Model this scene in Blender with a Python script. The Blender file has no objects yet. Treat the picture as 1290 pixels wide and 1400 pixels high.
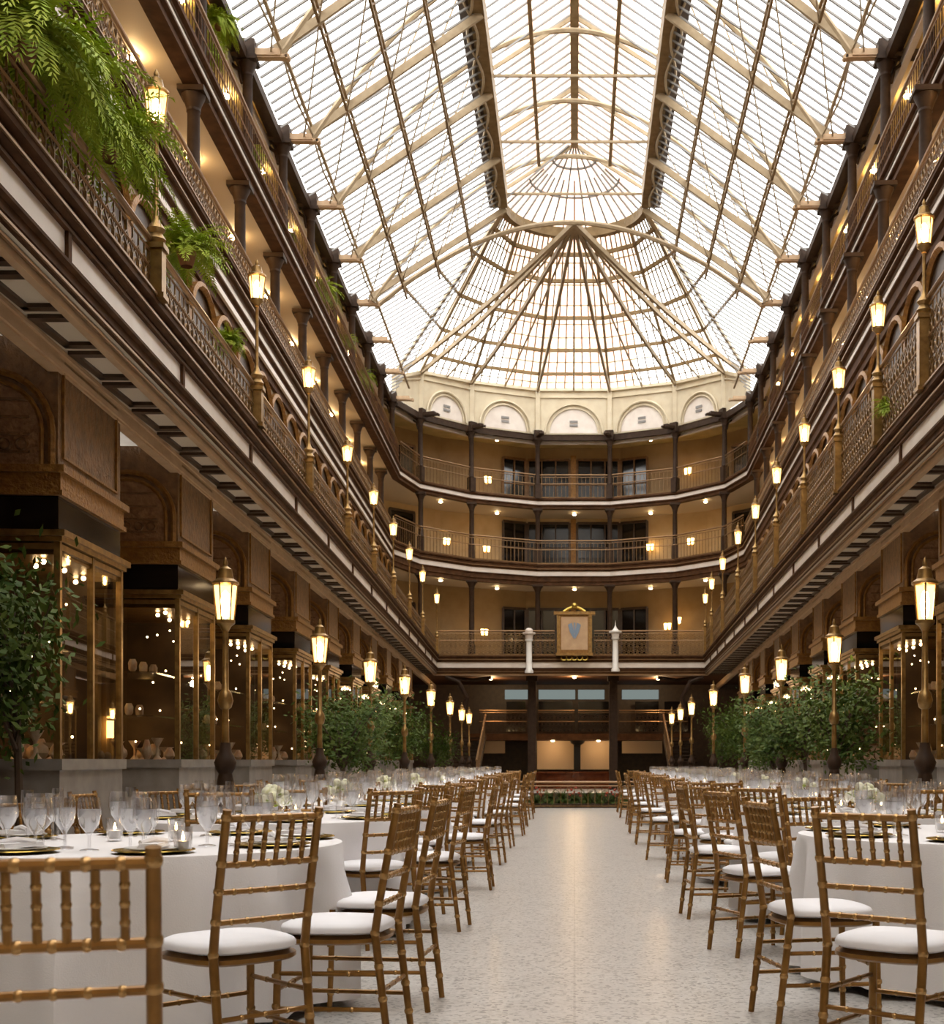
import bpy, math, random
from mathutils import Vector, Matrix
R = math.radians
PI = math.pi
random.seed(7)
SC = bpy.context.scene
COL = SC.collection
H = 1.136            # eye height above the hall floor
F = 1750.0           # focal length in picture pixels
CX, CY = 785.0, 1040.0

def at(u, v, d):
    return Vector(((u - CX) * d / F, d, H + (CY - v) * d / F))

ORD = ['first', 'second', 'third', 'fourth', 'fifth', 'sixth', 'seventh', 'eighth', 'ninth', 'tenth', 'eleventh', 'twelfth',
       'thirteenth', 'fourteenth', 'fifteenth', 'sixteenth', 'seventeenth', 'eighteenth', 'nineteenth', 'twentieth',
       'twenty-first', 'twenty-second', 'twenty-third', 'twenty-fourth', 'twenty-fifth', 'twenty-sixth', 'twenty-seventh',
       'twenty-eighth', 'twenty-ninth', 'thirtieth']
SN = {-1: 'left', 1: 'right'}

# ------------------------------------------------------------------ materials
def mat(name, col, rough=0.5, metal=0.0, var=None, scale=8.0, bump=0.0, bscale=40.0, spec=0.5, coat=0.0, coords='Object', stretch=None):
    m = bpy.data.materials.new(name); m.use_nodes = True
    nt = m.node_tree; b = nt.nodes['Principled BSDF']
    b.inputs['Base Color'].default_value = (*col, 1)
    b.inputs['Roughness'].default_value = rough
    b.inputs['Metallic'].default_value = metal
    b.inputs['Specular IOR Level'].default_value = spec
    b.inputs['Coat Weight'].default_value = coat
    tc = nt.nodes.new('ShaderNodeTexCoord')
    src = tc.outputs[coords]
    if stretch:
        mp = nt.nodes.new('ShaderNodeMapping'); mp.inputs['Scale'].default_value = stretch
        nt.links.new(src, mp.inputs['Vector']); src = mp.outputs['Vector']
    if var:
        n = nt.nodes.new('ShaderNodeTexNoise'); n.inputs['Scale'].default_value = scale; n.inputs['Detail'].default_value = 5
        r = nt.nodes.new('ShaderNodeValToRGB')
        r.color_ramp.elements[0].position = 0.33; r.color_ramp.elements[1].position = 0.68
        r.color_ramp.elements[0].color = (*col, 1); r.color_ramp.elements[1].color = (*var, 1)
        nt.links.new(src, n.inputs['Vector']); nt.links.new(n.outputs['Fac'], r.inputs['Fac'])
        nt.links.new(r.outputs['Color'], b.inputs['Base Color'])
    if bump:
        n2 = nt.nodes.new('ShaderNodeTexNoise'); n2.inputs['Scale'].default_value = bscale; n2.inputs['Detail'].default_value = 4
        bp = nt.nodes.new('ShaderNodeBump'); bp.inputs['Strength'].default_value = bump; bp.inputs['Distance'].default_value = 0.02
        nt.links.new(src, n2.inputs['Vector']); nt.links.new(n2.outputs['Fac'], bp.inputs['Height'])
        nt.links.new(bp.outputs['Normal'], b.inputs['Normal'])
    return m

def emit(name, col, s):
    m = bpy.data.materials.new(name); m.use_nodes = True
    nt = m.node_tree; nt.nodes.clear()
    o = nt.nodes.new('ShaderNodeOutputMaterial'); e = nt.nodes.new('ShaderNodeEmission')
    e.inputs['Color'].default_value = (*col, 1); e.inputs['Strength'].default_value = s
    nt.links.new(e.outputs[0], o.inputs['Surface'])
    return m

def thin_glass(name, tint, gl=0.12, edge=0.45, rough=0.02, glcol=(1, 1, 1), white=0.0):
    m = bpy.data.materials.new(name); m.use_nodes = True
    nt = m.node_tree; nt.nodes.clear()
    o = nt.nodes.new('ShaderNodeOutputMaterial')
    t = nt.nodes.new('ShaderNodeBsdfTransparent'); t.inputs['Color'].default_value = (*tint, 1)
    g = nt.nodes.new('ShaderNodeBsdfGlossy'); g.inputs['Roughness'].default_value = rough; g.inputs['Color'].default_value = (*glcol, 1)
    lw = nt.nodes.new('ShaderNodeLayerWeight'); lw.inputs['Blend'].default_value = 0.35
    mr = nt.nodes.new('ShaderNodeMapRange')
    mr.inputs['To Min'].default_value = gl; mr.inputs['To Max'].default_value = edge
    mx = nt.nodes.new('ShaderNodeMixShader')
    nt.links.new(lw.outputs['Facing'], mr.inputs['Value']); nt.links.new(mr.outputs['Result'], mx.inputs['Fac'])
    src = t.outputs[0]
    if white:
        d = nt.nodes.new('ShaderNodeBsdfTranslucent'); d.inputs['Color'].default_value = (0.9, 0.9, 0.9, 1)
        m2 = nt.nodes.new('ShaderNodeMixShader'); m2.inputs['Fac'].default_value = white
        nt.links.new(t.outputs[0], m2.inputs[1]); nt.links.new(d.outputs[0], m2.inputs[2]); src = m2.outputs[0]
    nt.links.new(src, mx.inputs[1]); nt.links.new(g.outputs[0], mx.inputs[2])
    nt.links.new(mx.outputs[0], o.inputs['Surface'])
    return m

M = {}
M['gold'] = mat('gold_lacquer', (0.30, 0.150, 0.035), 0.30, 0.55, var=(0.20, 0.092, 0.02), scale=14)
M['ring'] = mat('pale_gold_ring', (0.46, 0.27, 0.10), 0.25, 0.6)
M['cushion'] = mat('white_cushion', (0.80, 0.79, 0.82), 0.6)
M['cloth'] = mat('white_linen', (0.78, 0.76, 0.77), 0.75, bump=0.12, bscale=160)
M['wood'] = mat('carved_wood', (0.12, 0.060, 0.022), 0.5, 0.1, var=(0.22, 0.11, 0.04), scale=9, bump=0.9, bscale=22)
M['woodpale'] = mat('carved_relief_wood', (0.34, 0.18, 0.085), 0.5, 0.05, var=(0.20, 0.10, 0.045), scale=14, bump=1.0, bscale=26)
M['goldwood'] = mat('gilded_wood', (0.30, 0.145, 0.03), 0.42, 0.35, var=(0.19, 0.085, 0.018), scale=16, bump=0.7, bscale=30)
M['darkwood'] = mat('dark_wood', (0.035, 0.018, 0.010), 0.45, var=(0.06, 0.032, 0.016), scale=6)
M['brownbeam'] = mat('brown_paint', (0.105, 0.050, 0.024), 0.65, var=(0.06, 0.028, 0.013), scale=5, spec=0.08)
M['bronze'] = mat('dark_bronze', (0.032, 0.018, 0.011), 0.55, 0.0, var=(0.052, 0.030, 0.018), scale=7, spec=0.15)
M['brass'] = mat('aged_brass', (0.36, 0.22, 0.075), 0.35, 0.75, var=(0.20, 0.115, 0.04), scale=12)
M['ironwork'] = mat('gilt_ironwork', (0.27, 0.155, 0.055), 0.4, 0.5, var=(0.12, 0.068, 0.028), scale=10)
M['rail'] = mat('bronze_handrail', (0.26, 0.15, 0.07), 0.38, 0.55)
M['black'] = mat('black_glass_sign', (0.006, 0.006, 0.007), 0.08, spec=0.6)
M['band'] = mat('pale_marble', (0.80, 0.73, 0.66), 0.4, var=(0.70, 0.62, 0.55), scale=3)
M['tanbeam'] = mat('tan_plaster', (0.56, 0.38, 0.22), 0.55, var=(0.46, 0.30, 0.17), scale=4)
M['coffer'] = mat('cream_coffer', (0.66, 0.57, 0.44), 0.6)
M['cream'] = mat('cream_paint', (0.68, 0.60, 0.44), 0.55, var=(0.60, 0.51, 0.36), scale=3)
M['truss'] = mat('cream_iron', (0.40, 0.31, 0.20), 0.55, var=(0.32, 0.24, 0.145), scale=6, spec=0.2)
M['trussdark'] = mat('tan_iron', (0.27, 0.185, 0.09), 0.5, var=(0.19, 0.12, 0.052), scale=5, spec=0.2)
M['bars'] = mat('grey_glazing_bar', (0.26, 0.25, 0.24), 0.6, spec=0.2)
M['hipbars'] = mat('tan_glazing_bar', (0.33, 0.26, 0.17), 0.6, spec=0.2)
M['plaster'] = mat('warm_plaster', (0.58, 0.44, 0.26), 0.7, var=(0.50, 0.36, 0.20), scale=2)
M['goldplaster'] = mat('gold_plaster', (0.33, 0.22, 0.105), 0.6, var=(0.27, 0.17, 0.075), scale=2)
M['casewall'] = mat('case_wall', (0.10, 0.058, 0.028), 0.6, var=(0.045, 0.026, 0.013), scale=3)
M['soffit'] = mat('soffit_paint', (0.60, 0.50, 0.37), 0.65)
M['warmlitsoffit'] = mat('warm_lit_soffit', (0.66, 0.50, 0.22), 0.65, var=(0.44, 0.34, 0.14), scale=1.5)  # warm lamplight on the eave soffit is put into this yellow
M['marble'] = mat('grey_marble', (0.30, 0.27, 0.24), 0.3, var=(0.20, 0.18, 0.16), scale=5)
M['leaf'] = mat('fern_leaf', (0.23, 0.35, 0.02), 0.6, var=(0.46, 0.52, 0.06), scale=5, spec=0.2)
M['leafdark'] = mat('ficus_leaf', (0.035, 0.075, 0.010), 0.6, var=(0.11, 0.15, 0.028), scale=4, spec=0.2)
M['stem'] = mat('bark', (0.07, 0.045, 0.028), 0.8)
M['pot'] = mat('terracotta', (0.28, 0.12, 0.06), 0.7)
M['charger'] = mat('gold_charger', (0.42, 0.29, 0.06), 0.2, 0.8)
M['china'] = mat('white_china', (0.80, 0.78, 0.76), 0.2)
M['blackiron'] = mat('black_iron', (0.012, 0.011, 0.010), 0.4, 0.5)
M['counter'] = mat('varnished_mahogany', (0.20, 0.055, 0.02), 0.2, var=(0.11, 0.03, 0.012), scale=4)
M['beige'] = mat('beige_panel', (0.62, 0.45, 0.28), 0.6)
M['white'] = mat('white_paint', (0.80, 0.78, 0.74), 0.4)
M['bluegrey'] = mat('blue_grey_enamel', (0.20, 0.27, 0.36), 0.35)
M['tower'] = mat('pink_stone_tower', (0.80, 0.55, 0.42), 0.8)
M['wares'] = mat('shop_wares', (0.55, 0.34, 0.24), 0.35, var=(0.70, 0.66, 0.60), scale=9)
M['redbloom'] = mat('red_bloom', (0.38, 0.05, 0.02), 0.6)
M['galleryfloor'] = mat('gallery_tile', (0.40, 0.33, 0.24), 0.5, var=(0.34, 0.27, 0.19), scale=4)
M['petal'] = mat('white_petal', (0.80, 0.78, 0.66), 0.6, var=(0.66, 0.66, 0.40), scale=30)
M['bulb'] = emit('lit_bulb', (1.0, 0.70, 0.36), 95.0)
def lampglass():
    m = emit('lit_lamp_glass', (1.0, 0.60, 0.19), 4.0); nt = m.node_tree
    t = nt.nodes.new('ShaderNodeBsdfTransparent'); t.inputs['Color'].default_value = (1, .95, .85, 1)
    mx = nt.nodes.new('ShaderNodeMixShader'); mx.inputs['Fac'].default_value = .42
    e = [n for n in nt.nodes if n.type == 'EMISSION'][0]; o = [n for n in nt.nodes if n.type == 'OUTPUT_MATERIAL'][0]
    nt.links.new(t.outputs[0], mx.inputs[1]); nt.links.new(e.outputs[0], mx.inputs[2]); nt.links.new(mx.outputs[0], o.inputs['Surface'])
    return m
M['lampglass'] = lampglass()
M['sconce'] = emit('lit_sconce', (1.0, 0.58, 0.18), 9.0)
M['spotbright'] = emit('bright_spot', (1.0, 0.66, 0.30), 220.0)
M['spot'] = emit('lit_spot', (1.0, 0.72, 0.40), 16.0)
M['caselight'] = emit('case_light_strip', (1.0, 0.62, 0.26), 6.0)
M['signlight'] = emit('backlit_panel', (0.66, 0.78, 0.74), 0.20)
M['flame'] = emit('candle_flame', (1.0, 0.62, 0.25), 30.0)
M['roofglass'] = thin_glass('roof_pane', (0.90, 0.91, 0.92), 0.01, 0.02)
M['caseglass'] = thin_glass('shop_glass', (0.80, 0.75, 0.66), 0.10, 0.55, rough=0.01)
M['glass'] = thin_glass('clear_glass', (0.97, 0.97, 0.98), 0.10, 0.85, rough=0.12)
M['water'] = thin_glass('water', (0.93, 0.94, 0.97), 0.06, 0.4, white=0.42)
M['winglass'] = thin_glass('dim_window', (0.40, 0.36, 0.30), 0.12, 0.4)

def terrazzo():
    m = bpy.data.materials.new('terrazzo'); m.use_nodes = True
    nt = m.node_tree; b = nt.nodes['Principled BSDF']
    tc = nt.nodes.new('ShaderNodeTexCoord')
    v = nt.nodes.new('ShaderNodeTexVoronoi'); v.inputs['Scale'].default_value = 60
    r = nt.nodes.new('ShaderNodeValToRGB')
    cr = r.color_ramp
    cr.elements[0].position = 0.0; cr.elements[0].color = (0.40, 0.38, 0.355, 1)
    cr.elements[1].position = 1.0; cr.elements[1].color = (0.56, 0.535, 0.505, 1)
    e = cr.elements.new(0.14); e.color = (0.20, 0.185, 0.17, 1)
    e = cr.elements.new(0.24); e.color = (0.47, 0.445, 0.415, 1)
    n = nt.nodes.new('ShaderNodeTexNoise'); n.inputs['Scale'].default_value = 3.0; n.inputs['Detail'].default_value = 6
    mx = nt.nodes.new('ShaderNodeMix'); mx.data_type = 'RGBA'; mx.blend_type = 'MULTIPLY'; mx.inputs['Factor'].default_value = 0.35
    sep = nt.nodes.new('ShaderNodeSeparateColor')
    nt.links.new(tc.outputs['Object'], v.inputs['Vector']); nt.links.new(tc.outputs['Object'], n.inputs['Vector'])
    nt.links.new(v.outputs['Color'], sep.inputs['Color'])
    nt.links.new(sep.outputs['Red'], r.inputs['Fac'])
    nr = nt.nodes.new('ShaderNodeValToRGB'); nr.color_ramp.elements[0].position = .3; nr.color_ramp.elements[0].color = (.72, .70, .68, 1); nr.color_ramp.elements[1].position = .7
    nt.links.new(n.outputs['Fac'], nr.inputs['Fac'])
    nt.links.new(r.outputs['Color'], mx.inputs['A']); nt.links.new(nr.outputs['Color'], mx.inputs['B'])
    br = nt.nodes.new('ShaderNodeTexBrick'); br.offset = 0.0
    br.inputs['Color1'].default_value = (1, 1, 1, 1); br.inputs['Color2'].default_value = (1, 1, 1, 1); br.inputs['Mortar'].default_value = (0.84, 0.83, 0.82, 1)
    br.inputs['Scale'].default_value = 1.0; br.inputs['Mortar Size'].default_value = 0.006
    br.inputs['Brick Width'].default_value = 1.2; br.inputs['Row Height'].default_value = 1.2
    nt.links.new(tc.outputs['Object'], br.inputs['Vector'])
    mx2 = nt.nodes.new('ShaderNodeMix'); mx2.data_type = 'RGBA'; mx2.blend_type = 'MULTIPLY'; mx2.inputs['Factor'].default_value = 1.0
    nt.links.new(mx.outputs['Result'], mx2.inputs['A']); nt.links.new(br.outputs['Color'], mx2.inputs['B'])
    nt.links.new(mx2.outputs['Result'], b.inputs['Base Color'])
    b.inputs['Roughness'].default_value = 0.30
    return m
M['floor'] = terrazzo()

# ------------------------------------------------------------------ mesh building
class MB:
    def __init__(s): s.v = []; s.f = []; s.mi = []; s.cur = 0
    def add(s, vs, fs):
        o = len(s.v); s.v += [tuple(p) for p in vs]; s.f += [tuple(i + o for i in f) for f in fs]; s.mi += [s.cur] * len(fs); return s
    def quad(s, a, b, c, d): return s.add([a, b, c, d], [(0, 1, 2, 3)])
    def poly(s, pts): return s.add(pts, [tuple(range(len(pts)))])
    def box(s, x0, x1, y0, y1, z0, z1):
        vs = [(x, y, z) for x in (x0, x1) for y in (y0, y1) for z in (z0, z1)]
        return s.add(vs, [(0, 1, 3, 2), (4, 6, 7, 5), (0, 4, 5, 1), (2, 3, 7, 6), (0, 2, 6, 4), (1, 5, 7, 3)])
    def bar(s, p0, p1, w, h=None, up=(0, 0, 1)):
        p0 = Vector(p0); p1 = Vector(p1); h = h or w
        d = (p1 - p0).normalized(); u = Vector(up)
        if abs(d.dot(u)) > 0.97: u = Vector((0, 1, 0))
        a = d.cross(u).normalized(); b = a.cross(d).normalized()
        vs = []
        for p in (p0, p1):
            for i, j in ((-1, -1), (1, -1), (1, 1), (-1, 1)):
                vs.append(p + a * (w / 2 * i) + b * (h / 2 * j))
        return s.add(vs, [(0, 1, 5, 4), (1, 2, 6, 5), (2, 3, 7, 6), (3, 0, 4, 7), (3, 2, 1, 0), (4, 5, 6, 7)])
    def tube(s, pts, rad, n=8, cap=True):
        pts = [Vector(p) for p in pts]; k = len(pts)
        if not isinstance(rad, (list, tuple)): rad = [rad] * k
        vs = []; fs = []
        d0 = (pts[1] - pts[0]).normalized()
        ref = Vector((0, 0, 1)) if abs(d0.z) < 0.9 else Vector((1, 0, 0))
        a = d0.cross(ref).normalized()
        for i in range(k):
            d = (pts[min(i + 1, k - 1)] - pts[max(i - 1, 0)]).normalized()
            a = (a - d * a.dot(d)).normalized(); b = d.cross(a)
            for j in range(n):
                t = 2 * PI * j / n
                vs.append(pts[i] + (a * math.cos(t) + b * math.sin(t)) * rad[i])
        for i in range(k - 1):
            for j in range(n):
                fs.append((i * n + j, i * n + (j + 1) % n, (i + 1) * n + (j + 1) % n, (i + 1) * n + j))
        if cap:
            fs.append(tuple(range(n - 1, -1, -1))); fs.append(tuple((k - 1) * n + j for j in range(n)))
        return s.add(vs, fs)
    def lathe(s, prof, n=16, o=(0, 0, 0), cap=False, fn=None):
        vs = []; fs = []; k = len(prof)
        for (r, z) in prof:
            for j in range(n):
                t = 2 * PI * j / n
                rr = r if fn is None else fn(r, z, t)
                vs.append((o[0] + rr * math.cos(t), o[1] + rr * math.sin(t), o[2] + z))
        for i in range(k - 1):
            for j in range(n):
                fs.append((i * n + j, i * n + (j + 1) % n, (i + 1) * n + (j + 1) % n, (i + 1) * n + j))
        if cap:
            fs.append(tuple(range(n - 1, -1, -1))); fs.append(tuple((k - 1) * n + j for j in range(n)))
        return s.add(vs, fs)
    def sphere(s, c, r, n=10, sz=1.0):
        prof = [(max(1e-4, r * math.sin(PI * i / 6)), -r * sz * math.cos(PI * i / 6)) for i in range(7)]
        return s.lathe(prof, n, c)
    def ring(s, c, r, t, ax='x', n=12, m=5):
        vs = []; fs = []
        for i in range(n):
            a = 2 * PI * i / n
            for j in range(m):
                b = 2 * PI * j / m; q = r + t * math.cos(b); w = t * math.sin(b)
                p = {'x': (w, q * math.cos(a), q * math.sin(a)), 'y': (q * math.cos(a), w, q * math.sin(a)), 'z': (q * math.cos(a), q * math.sin(a), w)}[ax]
                vs.append((c[0] + p[0], c[1] + p[1], c[2] + p[2]))
        for i in range(n):
            for j in range(m):
                fs.append((i * m + j, ((i + 1) % n) * m + j, ((i + 1) % n) * m + (j + 1) % m, i * m + (j + 1) % m))
        return s.add(vs, fs)
    def build(s, name, m, parent=None, smooth=True, loc=None):
        me = bpy.data.meshes.new(name); me.from_pydata(s.v, [], s.f); me.update()
        for q in (m if isinstance(m, tuple) else (m,)): me.materials.append(M[q])
        if isinstance(m, tuple): me.polygons.foreach_set('material_index', s.mi)
        if smooth:
            me.polygons.foreach_set('use_smooth', [True] * len(me.polygons))
            me.set_sharp_from_angle(angle=R(38))
        o = bpy.data.objects.new(name, me); COL.objects.link(o)
        if parent: o.parent = parent
        if loc: o.location = loc
        return o

KIDS = {}
def kids(o):
    return [c for c in o.children]
def tag(o, label, cat, group=None, kind=None):
    o['label'] = label; o['category'] = cat
    if group: o['group'] = group
    if kind: o['kind'] = kind
    return o
def empty(name, loc=(0, 0, 0), rz=0.0):
    o = bpy.data.objects.new(name, None); COL.objects.link(o); o.location = loc; o.rotation_euler = (0, 0, rz); o.empty_display_size = 0.1
    return o
def copy_tree(o, parent=None):
    c = o.copy(); COL.objects.link(c)
    if parent: c.parent = parent
    for ch in o.children: copy_tree(ch, c)
    return c
class Proto:
    """first use moves the built object itself, later uses copy it with its parts"""
    def __init__(s, root): s.root = root; s.used = False; s.src = None
    def put(s, loc, rz=0.0, label=None, cat=None, group=None, kind=None, scale=None):
        if not s.used: o = s.root; s.used = True
        else: o = copy_tree(s.root)
        o.location = loc; o.rotation_euler = (0, 0, rz)
        if scale: o.scale = scale
        if label: tag(o, label, cat, group, kind)
        return o
def struct(mb, name, m, label, cat, smooth=False):
    return tag(mb.build(name, m, smooth=smooth), label, cat, kind='structure')

# ------------------------------------------------------------------ plan lines of the hall
Y0, Y1 = -6.0, 46.0
LINES = {  # level: {side: (X0, k)}
    'L2': {-1: (3.16, 0.0411), 1: (3.32, 0.0325)},
    'L3': {-1: (4.63, 0.0394), 1: (4.13, 0.0420)},
    'L4': {-1: (5.07, 0.0254), 1: (4.89, 0.0280)},
    'EV': {-1: (5.45, 0.0235), 1: (5.10, 0.0260)},
    'TR': {-1: (3.68, 0.0430), 1: (3.68, 0.0450)},
}
def LX(level, s, y, out=0.0):
    a, k = LINES[level][s]
    return s * (a + k * y + out)
def LA(level, s):
    return math.atan(LINES[level][s][1]) * (1 if s < 0 else -1)
RING = [(-5.80, 48.2), (-4.03, 50.1), (-1.48, 51.4), (1.42, 51.4), (3.95, 50.2), (5.65, 48.2)]
def path(level, n=1):
    p = [(LX(level, -1, Y0), Y0), (LX(level, -1, Y1), Y1)]
    if level == 'L2':
        p = [(LX('L2', -1, Y0), Y0), (LX('L2', -1, 48.5), 48.5), (LX('L2', 1, 48.5), 48.5), (LX('L2', 1, Y0), Y0)]
    else:
        p += RING + [(LX(level, 1, Y1), Y1), (LX(level, 1, Y0), Y0)]
    return [Vector((x, y)) for x, y in p]
def normals(p):
    """outward (away from the atrium) mitred normals of an open polyline running left side -> apse -> right side"""
    out = []
    for i in range(len(p)):
        ns = []
        if i > 0: d = (p[i] - p[i - 1]).normalized(); ns.append(Vector((-d.y, d.x)))
        if i < len(p) - 1: d = (p[i + 1] - p[i]).normalized(); ns.append(Vector((-d.y, d.x)))
        n = sum(ns, Vector((0, 0))).normalized()
        out.append(n / max(0.3, n.dot(ns[0])))
    return out
def sweep(level, prof, mb=None):
    """prof: list of (out, z rel. to eye) forming an open strip"""
    mb = mb or MB(); p = path(level); n = normals(p); k = len(prof); vs = []; fs = []
    for i in range(len(p)):
        for (o, z) in prof:
            q = p[i] + n[i] * o; vs.append((q.x, q.y, z + H))
    for i in range(len(p) - 1):
        for j in range(k - 1):
            fs.append((i * k + j, i * k + j + 1, (i + 1) * k + j + 1, (i + 1) * k + j))
    return mb.add(vs, fs)
def rectprof(o0, o1, z0, z1): return [(o0, z0), (o1, z0), (o1, z1), (o0, z1), (o0, z0)]

# ------------------------------------------------------------------ camera, world
cam = bpy.data.cameras.new('camera'); co = bpy.data.objects.new('camera', cam); COL.objects.link(co)
co.location = (0, 0, H); co.rotation_euler = (PI / 2, 0, 0)
cam.sensor_fit = 'AUTO'; cam.sensor_width = 36.0; cam.lens = F / 1400.0 * 36.0
cam.shift_x = -(CX - 645.0) / 1400.0; cam.shift_y = (CY - 700.0) / 1400.0
cam.clip_end = 500
cam.dof.use_dof = True; cam.dof.focus_distance = 8.0; cam.dof.aperture_fstop = 7.0
SC.camera = co
w = bpy.data.worlds.new('sky'); SC.world = w; w.use_nodes = True
bg = w.node_tree.nodes['Background']; bg.inputs['Color'].default_value = (1.0, 0.97, 0.93, 1); bg.inputs['Strength'].default_value = 3.7
SC.view_settings.view_transform = 'Standard'; SC.view_settings.look = 'None'; SC.view_settings.gamma = 1.0
SC.view_settings.exposure = 0.62; SC.view_settings.use_curve_mapping = False
cy = SC.cycles
cy.max_bounces = 7; cy.diffuse_bounces = 4; cy.glossy_bounces = 3; cy.transmission_bounces = 4; cy.transparent_max_bounces = 20
cy.sample_clamp_indirect = 4.0; cy.caustics_reflective = False; cy.caustics_refractive = False
cy.use_denoising = True; cy.blur_glossy = 0.5

# ------------------------------------------------------------------ floor and shell
fl = MB()
FE = 30.7
fl.quad((-8, Y0 - 1, 0), (8, Y0 - 1, 0), (8, FE, 0), (-8, FE, 0))
fl.quad((-8, FE, 0), (-2.6, FE, 0), (-2.6, 45, 0), (-8, 45, 0)); fl.quad((2.6, FE, 0), (8, FE, 0), (8, 45, 0), (2.6, 45, 0))
fl.quad((-8, 45, 0), (8, 45, 0), (8, 57, 0), (-8, 57, 0))
struct(fl, 'floor', 'floor', 'pale speckled polished terrazzo floor of the long hall', 'floor')
pit = MB(); pit.quad((-2.6, FE, -2), (2.6, FE, -2), (2.6, 45, -2), (-2.6, 45, -2))
pit.quad((-2.6, FE, 0), (2.6, FE, 0), (2.6, FE, -2), (-2.6, FE, -2)); pit.quad((-2.6, 45, 0), (2.6, 45, 0), (2.6, 45, -2), (-2.6, 45, -2))
for s in (-1, 1): pit.quad((2.6 * s, FE, 0), (2.6 * s, 45, 0), (2.6 * s, 45, -2), (2.6 * s, FE, -2))
struct(pit, 'floor_lower', 'darkwood', 'dark sunken stair well beyond the railing at the end of the aisle', 'floor')
wf = MB(); wf.quad((-9, Y0 - 0.8, -0.1), (9, Y0 - 0.8, -0.1), (9, Y0 - 0.8, 19), (-9, Y0 - 0.8, 19))
struct(wf, 'wall_front', 'plaster', 'plain end wall behind the viewpoint', 'wall')

# side walls per storey -------------------------------------------------------
for s in (-1, 1):
    g = MB(); g.quad((LX('TR', s, Y0, 2.0), Y0 - 0.8, -0.1), (LX('TR', s, 57, 2.0), 57, -0.1), (LX('TR', s, 57, 2.0), 57, 3.3 + H), (LX('TR', s, Y0, 2.0), Y0 - 0.8, 3.3 + H))
    struct(g, 'wall_ground_' + SN[s], 'darkwood', 'dark wooden back wall of the ground floor shops on the %s' % SN[s], 'wall')

def wallpath(level, out, aout):
    p = path('EV' if level == 'L2' else level); n = normals(p)
    if level == 'L2': level = 'L3'
    L = [Vector((LX(level, -1, Y0, out), Y0)), Vector((LX(level, -1, 44.6, out), 44.6))]
    L += [p[i] + n[i] * aout for i in range(1, len(p) - 1)]
    L += [Vector((LX(level, 1, 44.6, out), 44.6)), Vector((LX(level, 1, Y0, out), Y0))]
    return L
APSE = 2.3
WALLS = {}
def gallery_wall(level, out, z0, z1, m, name, label):
    L = wallpath(level, out, APSE); WALLS[level] = L
    mb = MB()
    for a, b in zip(L, L[1:]): mb.quad((a.x, a.y, z0 + H), (b.x, b.y, z0 + H), (b.x, b.y, z1 + H), (a.x, a.y, z1 + H))
    struct(mb, name, m, label, 'wall')
gallery_wall('L2', 0.15, 3.9, 7.2, 'goldplaster', 'wall_second_gallery', 'golden brown wall behind the lowest gallery railing')
gallery_wall('L3', 1.7, 7.6, 10.3, 'plaster', 'wall_third_gallery', 'cream wall behind the middle gallery columns')
gallery_wall('EV', 1.5, 10.2, 13.6, 'goldplaster', 'wall_fourth_gallery', 'yellow gold wall behind the topmost gallery columns')

# ------------------------------------------------------------------ gallery edges: floors, soffits, fascias
TN = [0]
def trim(mb, m, label, cat='moulding'):
    TN[0] += 1
    return struct(mb, 'trim_%d' % TN[0], m, label, cat)
# lowest gallery (L2)
struct(sweep('L2', [(0.02, 3.95), (4.4, 3.95)]), 'floor_second_gallery', 'galleryfloor', 'floor of the lowest gallery above the shops', 'floor')
# the soffit stops at the tan beam on the sides; the end bay keeps a plain dark underside
so = MB()
for s in (-1, 1):
    so.quad((LX('L2', s, Y0, .05), Y0, 3.315 + H), (LX('L2', s, 48.5, .05), 48.5, 3.315 + H), (LX('TR', s, 48.5, .1), 48.5, 3.315 + H), (LX('TR', s, Y0, .1), Y0, 3.315 + H))
struct(so, 'ceiling_arcade', 'coffer', 'cream soffit panels under the lowest gallery', 'ceiling')
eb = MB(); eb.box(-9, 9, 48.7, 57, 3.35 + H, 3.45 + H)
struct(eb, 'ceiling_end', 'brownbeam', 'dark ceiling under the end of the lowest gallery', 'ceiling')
trim(sweep('L2', [(0.06, 3.52), (0.06, 3.74)]), 'band', 'pale marble band along the lowest gallery edge', 'fascia band')
f = MB()
sweep('L2', [(0.02, 3.95), (-0.03, 3.99), (-0.03, 3.93), (0.03, 3.92), (0.03, 3.86), (-0.005, 3.85), (-0.005, 3.82), (0.05, 3.80), (0.05, 3.76), (0.02, 3.755), (0.02, 3.735), (0.07, 3.735)], f)
sweep('L2', [(0.07, 3.525), (0.02, 3.525), (0.02, 3.50), (0.06, 3.49), (0.06, 3.42), (0.10, 3.40), (0.06, 3.385), (0.06, 3.36), (0.09, 3.35), (0.09, 3.30), (0.13, 3.29), (0.13, 3.34)], f)
trim(f, 'brownbeam', 'brown stepped moulding of the lowest gallery edge', 'moulding')
hl = MB()  # metal strips stand in for highlights on the moulding edges
sweep('L2', rectprof(-0.045, 0.0, 3.985, 4.005), hl); sweep('L2', rectprof(-0.02, 0.0, 3.825, 3.845), hl); sweep('L2', rectprof(0.045, 0.07, 3.365, 3.385), hl); sweep('L2', rectprof(0.075, 0.10, 3.28, 3.30), hl)
trim(hl, 'rail', 'bronze lines put in as highlights along the lowest gallery edge', 'moulding')
tb = sweep('L2', rectprof(0.115, 0.175, 3.235, 3.33))
trim(tb, 'tanbeam', 'tan beam between gallery edge and soffit panels', 'beam')
mk = MB()
for s in (-1, 1):
    for i in range(14):
        y = 6.0 + i * 3.05; x = LX('L2', s, y)
        mk.box(min(x + s * .03, x + s * .08), max(x + s * .03, x + s * .08), y - .03, y + .03, 3.5 + H, 3.76 + H)
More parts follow.
